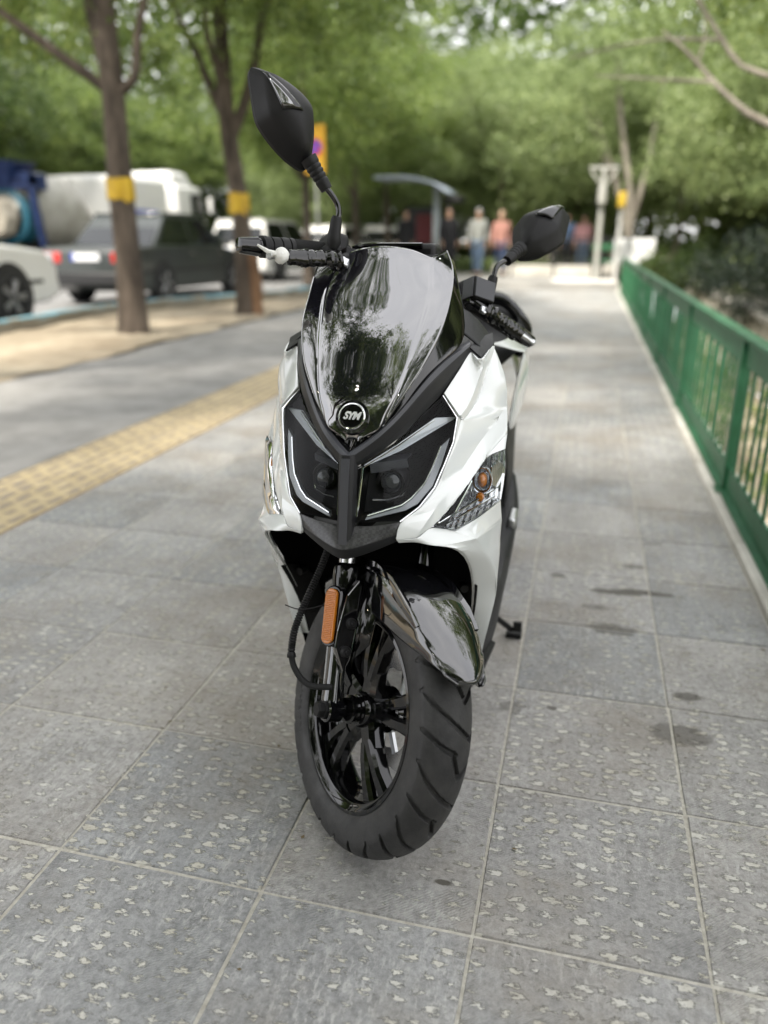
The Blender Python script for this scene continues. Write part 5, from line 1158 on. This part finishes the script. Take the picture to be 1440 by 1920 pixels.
t2 = tree('verge_tree', 'dark trunked tree with a yellow band and a second stump beside its foot', (-5.08, 11.4, 0), [(-.02, 0, -.1), (-.03, .03, .6), (-.08, .1, 1.5), (-.22, .2, 2.4), (-.26, .2, 3.0), (-.3, .3, 5.4)], .175, .10,
     [([(-.24, .2, 2.5), (.05, .3, 3.1), (.45, .3, 4.4)], .10, .05), ([(-.26, .2, 2.7), (-.7, .3, 3.6), (-1.2, .4, 4.6)], .08, .03), ([(-.27, .2, 3.1), (-.2, -.4, 4.0), (.5, -1, 5.2)], .06, .02)],
     [('a', (.2, .6, 5.6), .95, 2), ('b', (-1.6, 1.0, 4.9), .75, .4), ('f', (1.2, .2, 4.6), .75, 1.3)], flare=1.25)
band(t2, 1.47, 1.75, -.10, .11, .155, True)
b = MB(); limb(b, [(.17, -.03, -.1), (.16, -.02, .5), (.13, 0, 1.02)], .095, .085, 12); b.mk('stump', noisy('brown_bark', (.12, .07, .04), (.24, .14, .08), 7, .95, .8, .02, 8, (1, 1, .25)), t2, smooth=60)
RR = random.Random(12)
def gen(label, x, y, h, key, bark=BARK, lean=.25, r=.16, low=2.6, nc=4, name='street_tree', spread=1.6, z=0, sc=1.0, exclude=None):
    lx, ly = RR.uniform(-lean, lean), RR.uniform(-lean, lean)
    tr = [(0, 0, -.15), (lx * .2, ly * .2, h * .25), (lx * .6, ly * .6, h * .5), (lx, ly, h)]; li_ = []; cr_ = []
    for i in range(4):
        a = RR.uniform(0, 6.28); z0 = h * RR.uniform(.35, .7); d = RR.uniform(.8, 1.9); li_.append(([(lx * z0 / h, ly * z0 / h, z0), (math.cos(a) * d * .5, math.sin(a) * d * .5, z0 + .5 * d), (math.cos(a) * d, math.sin(a) * d, z0 + 1.3 * d)], r * .5, r * .15))
    for i in range(nc):
        a = 6.28 * i / nc + RR.uniform(-.5, .5); d = spread * RR.uniform(.4, 1.1) * (i > 0); k = key[i % len(key)]
        cr_.append((k, (lx + math.cos(a) * d, ly + math.sin(a) * d, max(low + 1.3, h * RR.uniform(.62, 1.05))), sc * RR.uniform(.7, 1.0), RR.uniform(0, 6.28)))
    return tree(name, label, (x, y, z), tr, r, r * .45, li_, cr_, bark)
# two unseen trees added, crowns set to block sun; then the row farther on
tree('verge_tree', 'leafy tree added out of sight behind the viewer to shade the scooter', (-5.2, -3.4, 0), [(0, 0, -.1), (.3, 0, 2), (.9, .2, 4), (1.7, .4, 6.2)], .22, .1, [([(.8, .2, 3.6), (2.0, .5, 5.2), (2.9, .7, 6.4)], .09, .03), ([(.3, .1, 3.2), (-.6, -.2, 4.6)], .07, .03)],
     [('d', (2.75, .65, 6.5), .8, 0), ('d', (2.6, .4, 7.0), .8, 2), ('a', (1.0, -1.0, 6.3), .9, 1), ('f', (4.2, .9, 6.6), .7, 4), ('d', (2.5, 1.2, 6.2), .6, 3), ('f', (3.1, 1.35, 5.5), .6, 5), ('d', (1.0, 2.4, 6.9), .72, 6)])
tree('verge_tree', 'leafy tree added out of sight past the left edge to shade the pavement', (-5.7, 3.7, 0), [(0, 0, -.1), (.05, 0, 2), (.2, .1, 4), (.4, .1, 6.8)], .2, .09, [([(.2, .1, 3.8), (.9, .3, 5.2), (1.2, .5, 6.4), (2.8, .8, 7.2)], .08, .03)],
     [('d', (1.0, -.3, 7.0), .8, 1), ('a', (.2, 1.2, 6.9), .9, 0), ('b', (.5, -1.6, 6.6), .85, 2), ('d', (3.0, -.5, 7.3), .62, 3), ('f', (3.4, 2.6, 7.8), .85, 4), ('d', (3.4, -2.2, 7.3), .5, 6), ('f', (2.0, 1.4, 7.4), .8, 5)])
ORD = ['first', 'second', 'third', 'fourth', 'fifth', 'sixth', 'seventh', 'eighth', 'ninth', 'tenth', 'eleventh']
for i, y in enumerate((18.0, 22.5, 27, 32)): gen(ORD[i] + ' tree on the verge beyond the two banded trees', -5.9 - .03 * y, y, 5.8, 'abf', r=.13, low=3.0, nc=4, name='verge_tree', spread=1.9)
# across the road
for i, y in enumerate((9, 12.5, 16, 19.5, 23, 26.5, 30, 34, 38)): gen(ORD[i] + ' tree from the left edge in the front row across the road', -20.5 + RR.uniform(-1.5, 2.5), y + RR.uniform(-1, 1), 5.8, 'dab', r=.17, low=1.2, nc=5, spread=2.8, sc=1.1)
for i, y in enumerate((14, 19, 24, 29, 35)): gen(ORD[i] + ' tree from the left edge in the taller back row across the road', -27 + RR.uniform(-2, 2), y, 7.0, 'da', r=.2, low=1.5, nc=5, spread=3.6, sc=1.25)
gen('dark leaning tree at the left edge of the street behind the white car', -15.6, 15.2, 5.5, 'ad', r=.15, low=3.0, nc=4)
# centre distance
for i, (x, y) in enumerate(((-12, 34), (-9, 30.5), (-7.5, 36), (-5.6, 31.5), (-3.0, 27.5), (-2, 35), (-.6, 30), (2, 33))): gen(ORD[i] + ' pale leaved tree from the left in the clump behind the bus shelter', x, y, 5.2, 'cec', BARK, r=.13, low=.9, nc=5, spread=2.5, sc=1.0)
for i, (x, y) in enumerate(((-15, 42), (-10, 44), (-5, 42), (0, 44), (5, 41), (10, 40), (15, 36))): gen(ORD[i] + ' tall dark tree from the left in the wood at the far end', x, y, 7.5, 'dca', BARK, r=.2, low=1.2, nc=7, spread=4, sc=1.3)
# park on the right
tree('park_tree', 'pale barked tree with several stems just left of the lamp post', (.95, 22.9, -.06), [(0, 0, -.1), (.02, 0, 1.2), (-.1, 0, 2.4), (-.5, .2, 4.2), (-.7, .4, 5.6)], .15, .06,
     [([(-.02, 0, 1.6), (-.7, .1, 3.2), (-1.2, .2, 4.4)], .08, .03), ([(0, 0, 1.4), (.3, .1, 3), (.5, .3, 5)], .10, .04), ([(0, 0, 1.0), (-.35, 0, 2.2), (-.95, .1, 3.4), (-1.5, .1, 4.6)], .07, .02)],
     [('c', (-.6, 1.2, 5.0), 1.0, 0), ('e', (-2.2, .8, 4.1), .9, 1), ('e', (.9, 1.6, 4.1), 1.0, 2), ('c', (1.6, 2.2, 5.6), .9, 3)], BARKP)
tree('park_tree', 'tree in the park whose bare pale boughs reach in at the upper right', (4.6, 8.2, -.06), [(0, 0, -.1), (-.1, .1, 1.0), (-.3, .2, 1.6), (-.8, .3, 2.6), (-1.0, .6, 5.0)], .22, .10,
     [([(-.3, .2, 1.4), (-1.6, .3, 1.62), (-3.05, .4, 2.16), (-3.5, .65, 2.5), (-3.75, .8, 2.78)], .07, .020), ([(-3.72, .78, 2.75), (-3.9, .8, 2.92), (-4.1, .9, 3.1)], .025, .01), ([(-3.6, .7, 2.6), (-4.1, .8, 2.66), (-4.7, 1.0, 2.75)], .02, .008),
      ([(-.8, .3, 2.5), (-2.2, .7, 2.5), (-3.2, 1.0, 2.72), (-3.5, 1.2, 3.05), (-3.8, 1.35, 3.5)], .05, .02), ([(-3.5, 1.2, 3.05), (-4.2, 1.3, 3.1), (-5, 1.4, 3.0)], .02, .008), ([(-3.75, .8, 2.78), (-3.7, .9, 3.0), (-3.72, 1.0, 3.25)], .014, .005)],
     [('a', (-1.0, .8, 6.0), 1.05, 0), ('f', (-2.9, 2.6, 4.4), .75, 2), ('e', (-1.1, 3.4, 3.9), .75, 1), ('b', (1.5, .5, 5.4), .9, 3), ('f', (-.6, 2.2, 3.6), .7, 5)], BARKP, flare=1.5)
for i, (x, y) in enumerate(((2.6, 27.2), (5.2, 25.5), (4.2, 19.8), (8.5, 27), (12, 24), (9, 21), (6.6, 17), (13, 18), (7.8, 12.6), (10.5, 14))): gen(ORD[i] + ' leafy park tree from the lamp post towards the right edge', x, y, 5.2, 'ecf', BARKP if x < 6 else BARK, r=.12, low=1.3, nc=5, name='park_tree', spread=2.3, z=-.06)
for i, (x, y) in enumerate(((18, 30), (25, 27), (20, 22), (19, 15))): gen(ORD[i] + ' tall dark tree from the left behind the park trees', x, y, 7.5, 'dd', BARK, r=.2, low=1.3, nc=8, spread=3.6, sc=1.3)
# trees behind the viewer, mirrored in the windscreen
tree('park_tree', 'tall tree beside the channel behind the viewer, leaning over the pavement', (3.2, -3.2, -.06), [(0, 0, -.1), (-.3, 0, 2.5), (-1.0, .1, 5), (-1.8, .2, 8)], .2, .08, [([(-.9, .1, 4.6), (-2.0, .3, 6.4), (-3.0, .4, 7.6)], .07, .02)],
     [('b', (-2.7, .5, 8.3), .75, 0), ('f', (-1.2, .1, 7.2), .8, 1), ('f', (-3.6, -.5, 7.0), .6, 2), ('b', (-2.2, -1.6, 6.6), .7, 3), ('f', (-3.4, -2.2, 5.8), .7, 4)])
for i, (x, y, h) in enumerate(((3.6, -9.0, 7.6), (.2, -11.5, 8.0), (-3.5, -16, 8.0), (6.5, -12, 9), (-7.5, -14, 8))): gen(ORD[i] + ' tree behind the viewer, seen only mirrored in the windscreen', x, y, h, 'abd', r=.2, low=2.0, nc=7, spread=1.7, sc=.9)
# shrubs
def shrub(name, label, x, y, rad, seed, mat, size, n_cl=70, per=90, z=-.06, droop=.0):
    t = empty(name, label, 'shrub', (x, y, z)); me = crown_mesh('foliage', seed, rad, n_cl, per, size, mat, droop, .32, .8, .2)
    o = bpy.data.objects.new('foliage', me); COL.objects.link(o); o.parent = t; o.location = (0, 0, rad[2] * .85)
    b = MB()
    for i in range(5): a = i * 1.3; b.tube([(.06 * math.cos(a), .06 * math.sin(a), 0), (rad[0] * .5 * math.cos(a), rad[1] * .5 * math.sin(a), rad[2] * .9)], [.03, .012], 7)
    b.mk('stems', BARK, t)
    return t
JUN = leaf_mat('juniper_green', (.008, .018, .010), (.018, .034, .018), (.04, .062, .03), .2)
shrub('juniper_bush', 'wide dark juniper bush close behind the green railing', 3.1, 13.6, (1.55, 1.5, .72), 21, JUN, .055, 130, 150)
shrub('juniper_bush', 'second dark juniper bush at the right edge of the park', 5.4, 13.2, (1.6, 1.3, .78), 22, JUN, .055, 130, 150)
shrub('pale_shrub', 'pale green shrub behind the dark junipers', 4.0, 18.2, (1.4, 1.2, .75), 23, LEAFP, .08)
shrub('pale_shrub', 'pale green shrub farther right in the park behind the junipers', 7.0, 19.0, (1.8, 1.4, .9), 24, LEAFP, .08)
shrub('low_shrub', 'low green shrub between the railing end and the juniper', 2.1, 20.0, (.9, .8, .55), 25, LEAFD, .07)
def mass(name, label, X, Y, Z, n, size, mat, seed):
    g = np.random.default_rng(seed); P_ = np.stack([g.uniform(*X, n), g.uniform(*Y, n), Z[0] + (Z[1] - Z[0]) * g.random(n) ** .8], 1)
    keep = np.sin(P_[:, 0] * .9 + seed) + np.sin(P_[:, 1] * .7) + np.sin(P_[:, 2] * 1.3 + P_[:, 0] * .5) > -1.2
    V, F = leaves(P_[keep], size, g, .2); o = bpy.data.objects.new(name, fastmesh(name, V, F, mat)); COL.objects.link(o); o['kind'] = 'stuff'; o['label'] = label; return o
mass('far_woods', 'far-off mass of green foliage closing the view', (-45, 45), (46, 56), (0, 17), 52000, .62, LEAFD, 1)
mass('far_woods', 'mass of green foliage beyond the far side of the road', (-42, -30), (6, 46), (0, 14), 26000, .6, LEAFD, 2)
mass('undergrowth', 'low green undergrowth beneath the trees across the road', (-30, -25), (6, 44), (0, 1.6), 9000, .22, LEAF, 3)
mass('undergrowth', 'low green undergrowth beneath the park trees', (4, 28), (22, 42), (-.1, 1.3), 12000, .2, LEAF, 4)
mass('far_hedge', 'dark green mass of leaves under the trees at the far end', (-22, 30), (36, 41), (-.1, 3.2), 22000, .34, LEAFD, 7)
mass('far_hedge', 'dark green mass of leaves under the park trees on the right', (4, 32), (28.5, 33), (-.1, 3.6), 26000, .36, LEAFD, 8)
mass('far_hedge', 'green mass of trees closing the street behind the viewer', (-24, 24), (-30, -24), (0, 9), 42000, .62, LEAFD, 9)
mass('grass_verge', 'bright grass strip behind the people at the cross path', (-5, .5), (24.6, 26.6), (.12, .5), 6000, .14, LEAFP, 5)
mass('bank_plants', 'low weeds growing along the stone channel', (1.3, 2.5), (1, 22), (-1.1, -.75), 3500, .08, LEAF, 6)
# fallen scraps on the pavement
b = MB()
g_ = np.random.default_rng(9)
V, F = leaves(np.stack([g_.uniform(-4.5, .6, 260), g_.uniform(.6, 14, 260), np.full(260, .004)], 1), .014, g_); V[:, 2] = .003 + np.abs(V[:, 2] - .004) * .25
o = bpy.data.objects.new('leaf_litter', fastmesh('leaf_litter', V, F, noisy('dry_scrap', (.07, .055, .03), (.16, .12, .06), 30, .9, 0))); COL.objects.link(o); o['kind'] = 'stuff'; o['label'] = 'tiny dry leaf scraps scattered over the pavement'
# ------------------------------------------------------------------ people on the cross path
SKIN = P('skin', (.42, .26, .18), .55)
def skin_fig(name, joints, edges, mat, parent, sub=2):
    """one continuous body grown over a jointed skeleton"""
    me = bpy.data.meshes.new(name); keys = list(joints); ix = {k: i for i, k in enumerate(keys)}
    me.from_pydata([joints[k][0] for k in keys], [(ix[a], ix[b_]) for a, b_ in edges], [])
    o = bpy.data.objects.new(name, me); COL.objects.link(o); o.parent = parent; me.materials.append(mat)
    m = o.modifiers.new('skin', 'SKIN'); m.use_smooth_shade = True
    for i, k in enumerate(keys):
        r = joints[k][1]; me.skin_vertices[0].data[i].radius = (r, r) if not isinstance(r, tuple) else r
        me.skin_vertices[0].data[i].use_root = (i == 0)
    s = o.modifiers.new('sub', 'SUBSURF'); s.levels = s.render_levels = sub; return o
def person(label, loc, rz, top, legs, hair, coat_len=.55, stride=.12, h=1.68, hat=None, bag=None, face=-1, bulk=1.0):
    k = h / 1.68; t = empty('person', label, 'person', loc, rz); s_ = lambda x, y, z: (x * k, y * k, z * k)
    J = {'pelvis': (s_(0, 0, .93), (.135, .10)), 'waist': (s_(0, 0, 1.08), (.12, .09)), 'chest': (s_(0, -.01, 1.28), (.15, .105)), 'neckb': (s_(0, 0, 1.42), .06), 'neck': (s_(0, -.01, 1.49), .05), 'jaw': (s_(0, -.025, 1.545), (.062, .066)), 'head': (s_(0, -.01, 1.61), (.075, .09)), 'crown': (s_(0, 0, 1.665), (.05, .06))}
    E = [('pelvis', 'waist'), ('waist', 'chest'), ('chest', 'neckb'), ('neckb', 'neck'), ('neck', 'jaw'), ('jaw', 'head'), ('head', 'crown')]
    for n_, sg in (('l', 1), ('r', -1)):
        dy = stride * sg
        J.update({n_ + 'hip': (s_(sg * .09, 0, .88), .088), n_ + 'knee': (s_(sg * .095, -dy * .6 - .02, .48), .058), n_ + 'ankle': (s_(sg * .095, -dy, .085), .040), n_ + 'toe': (s_(sg * .105, -dy - .15, .035), .034),
                  n_ + 'sh': (s_(sg * .175, 0, 1.385), .060), n_ + 'elbow': (s_(sg * .235, dy * .5 + .02, 1.10), .042), n_ + 'wrist': (s_(sg * .225, dy * .9 - .08, .88), .030), n_ + 'palm': (s_(sg * .22, dy - .11, .80), (.036, .018)), n_ + 'fing': (s_(sg * .215, dy - .13, .72), (.030, .014))})
        E += [('pelvis', n_ + 'hip'), (n_ + 'hip', n_ + 'knee'), (n_ + 'knee', n_ + 'ankle'), (n_ + 'ankle', n_ + 'toe'), ('chest', n_ + 'sh'), (n_ + 'sh', n_ + 'elbow'), (n_ + 'elbow', n_ + 'wrist'), (n_ + 'wrist', n_ + 'palm'), (n_ + 'palm', n_ + 'fing')]
    skin_fig('body', J, E, SKIN, t)
    g = lambda j, f, dz=0: ((J[j][0][0], J[j][0][1], J[j][0][2] + dz), tuple(q * f for q in J[j][1]) if isinstance(J[j][1], tuple) else J[j][1] * f)
    c_ = {'hem': ((0, 0, (.98 - coat_len * .5) * k), (.19 * bulk, .15 * bulk)), 'pelvis': g('pelvis', 1.28 * bulk), 'waist': g('waist', 1.32 * bulk), 'chest': g('chest', 1.22 * bulk), 'neckb': g('neckb', 1.35)}
    e_ = [('hem', 'pelvis'), ('pelvis', 'waist'), ('waist', 'chest'), ('chest', 'neckb')]
    for n_ in 'lr':
        c_.update({n_ + 'sh': g(n_ + 'sh', 1.25), n_ + 'elbow': g(n_ + 'elbow', 1.5), n_ + 'wrist': g(n_ + 'wrist', 1.6)}); e_ += [('chest', n_ + 'sh'), (n_ + 'sh', n_ + 'elbow'), (n_ + 'elbow', n_ + 'wrist')]
    skin_fig('jacket', c_, e_, top, t)
    c_ = {'pelvis': g('pelvis', 1.1)}; e_ = []
    for n_ in 'lr':
        c_.update({n_ + 'hip': g(n_ + 'hip', 1.15), n_ + 'knee': g(n_ + 'knee', 1.3), n_ + 'ankle': g(n_ + 'ankle', 1.55, .02)}); e_ += [('pelvis', n_ + 'hip'), (n_ + 'hip', n_ + 'knee'), (n_ + 'knee', n_ + 'ankle')]
    skin_fig('trousers', c_, e_, legs, t)
    for n_ in 'lr':
        a = Vector(J[n_ + 'ankle'][0]); b = MB(); b.tube([(a.x, a.y + .06, .035), (a.x, a.y, .045), (a.x + .004, a.y - .12, .035), (a.x + .006, a.y - .18, .028)], [.042, .05, .045, .028], 10); b.mk('shoe', BLK, t)
    bm = bmesh.new(); bmesh.ops.create_uvsphere(bm, u_segments=20, v_segments=14, radius=1)
    V = []
    for v in bm.verts:
        p = v.co; q = Vector((p.x * .092, p.y * .108, p.z * .115)); 
        if p.y * face * -1 < -.25 and p.z < .35: q *= .62
        V.append((q.x * k, q.y * k + .012 * k, q.z * k + 1.615 * k))
    F = [[v.index for v in f.verts] for f in bm.faces]; bm.free(); mk('hair' if not hat else 'headscarf', V, F, hair if not hat else hat, t, smooth=180)
    b = MB()
    for x in (-.03, .03): b.box((x * k, -.083 * k, 1.60 * k), (.024, .008, .010))
    b.mk('eyes', BLK, t, smooth=0)
    b = MB(); b.add([(-.012 * k, -.082 * k, 1.565 * k), (.012 * k, -.082 * k, 1.565 * k), (0, -.108 * k, 1.568 * k), (0, -.085 * k, 1.605 * k)], [(0, 1, 2), (0, 2, 3), (1, 3, 2)]); b.mk('nose', SKIN, t, smooth=0)
    b = MB(); b.box((0, -.084 * k, 1.537 * k), (.04, .006, .010)); b.mk('mouth', P('lips', (.3, .12, .10), .5) if 'lips' not in bpy.data.materials else bpy.data.materials['lips'], t, smooth=0)
    return t
def cloth(n, a): return noisy(n, tuple(v * .8 for v in a), a, 30, .9, .3, .003)
JEANS = cloth('blue_jeans', (.13, .19, .28)); BLACKC = cloth('black_cloth', (.014, .014, .016)); GREYC = cloth('pale_grey_cloth', (.26, .27, .25)); PINKC = cloth('dusty_pink_cloth', (.36, .18, .145)); HAIRB = P('dark_hair', (.02, .016, .013), .6); HAIRG = P('grey_hair', (.24, .25, .25), .7); TANH = cloth('tan_scarf', (.40, .27, .20))
DKBL = cloth('dark_blue_cloth', (.04, .06, .12)); WHITEC = cloth('white_cloth', (.62, .60, .60)); BLUEC = cloth('blue_cloth', (.16, .24, .42)); ROSE = cloth('rose_cloth', (.52, .28, .30))
person('person in a pale grey jacket and light jeans walking on the cross path', (-3.02, 22.3, .12), -.1, GREYC, JEANS, HAIRG, .5, .12, 1.72, bulk=1.15)
person('person in a dusty pink jacket and dark trousers on the cross path', (-2.42, 22.5, .12), .1, PINKC, DKBL, TANH, .55, .10, 1.66, hat=TANH, bulk=1.15)
person('person in a long black coat beside the shelter post', (-3.72, 21.6, .12), .5, BLACKC, BLACKC, HAIRB, 1.2, .05, 1.74, bulk=1.25)
person('person in dark clothes standing under the bus shelter roof', (-4.95, 21.9, .12), -.3, BLACKC, BLACKC, HAIRB, 1.0, .04, 1.70, bulk=1.2)
person('distant person in a blue top by the iron fence', (-.75, 25.2, .12), .2, BLUEC, BLACKC, HAIRB, .5, .08, 1.66)
person('distant person in a rose and white top with pale jeans behind the iron fence', (-.25, 24.6, .12), 0, ROSE, JEANS, HAIRB, .5, .12, 1.62)
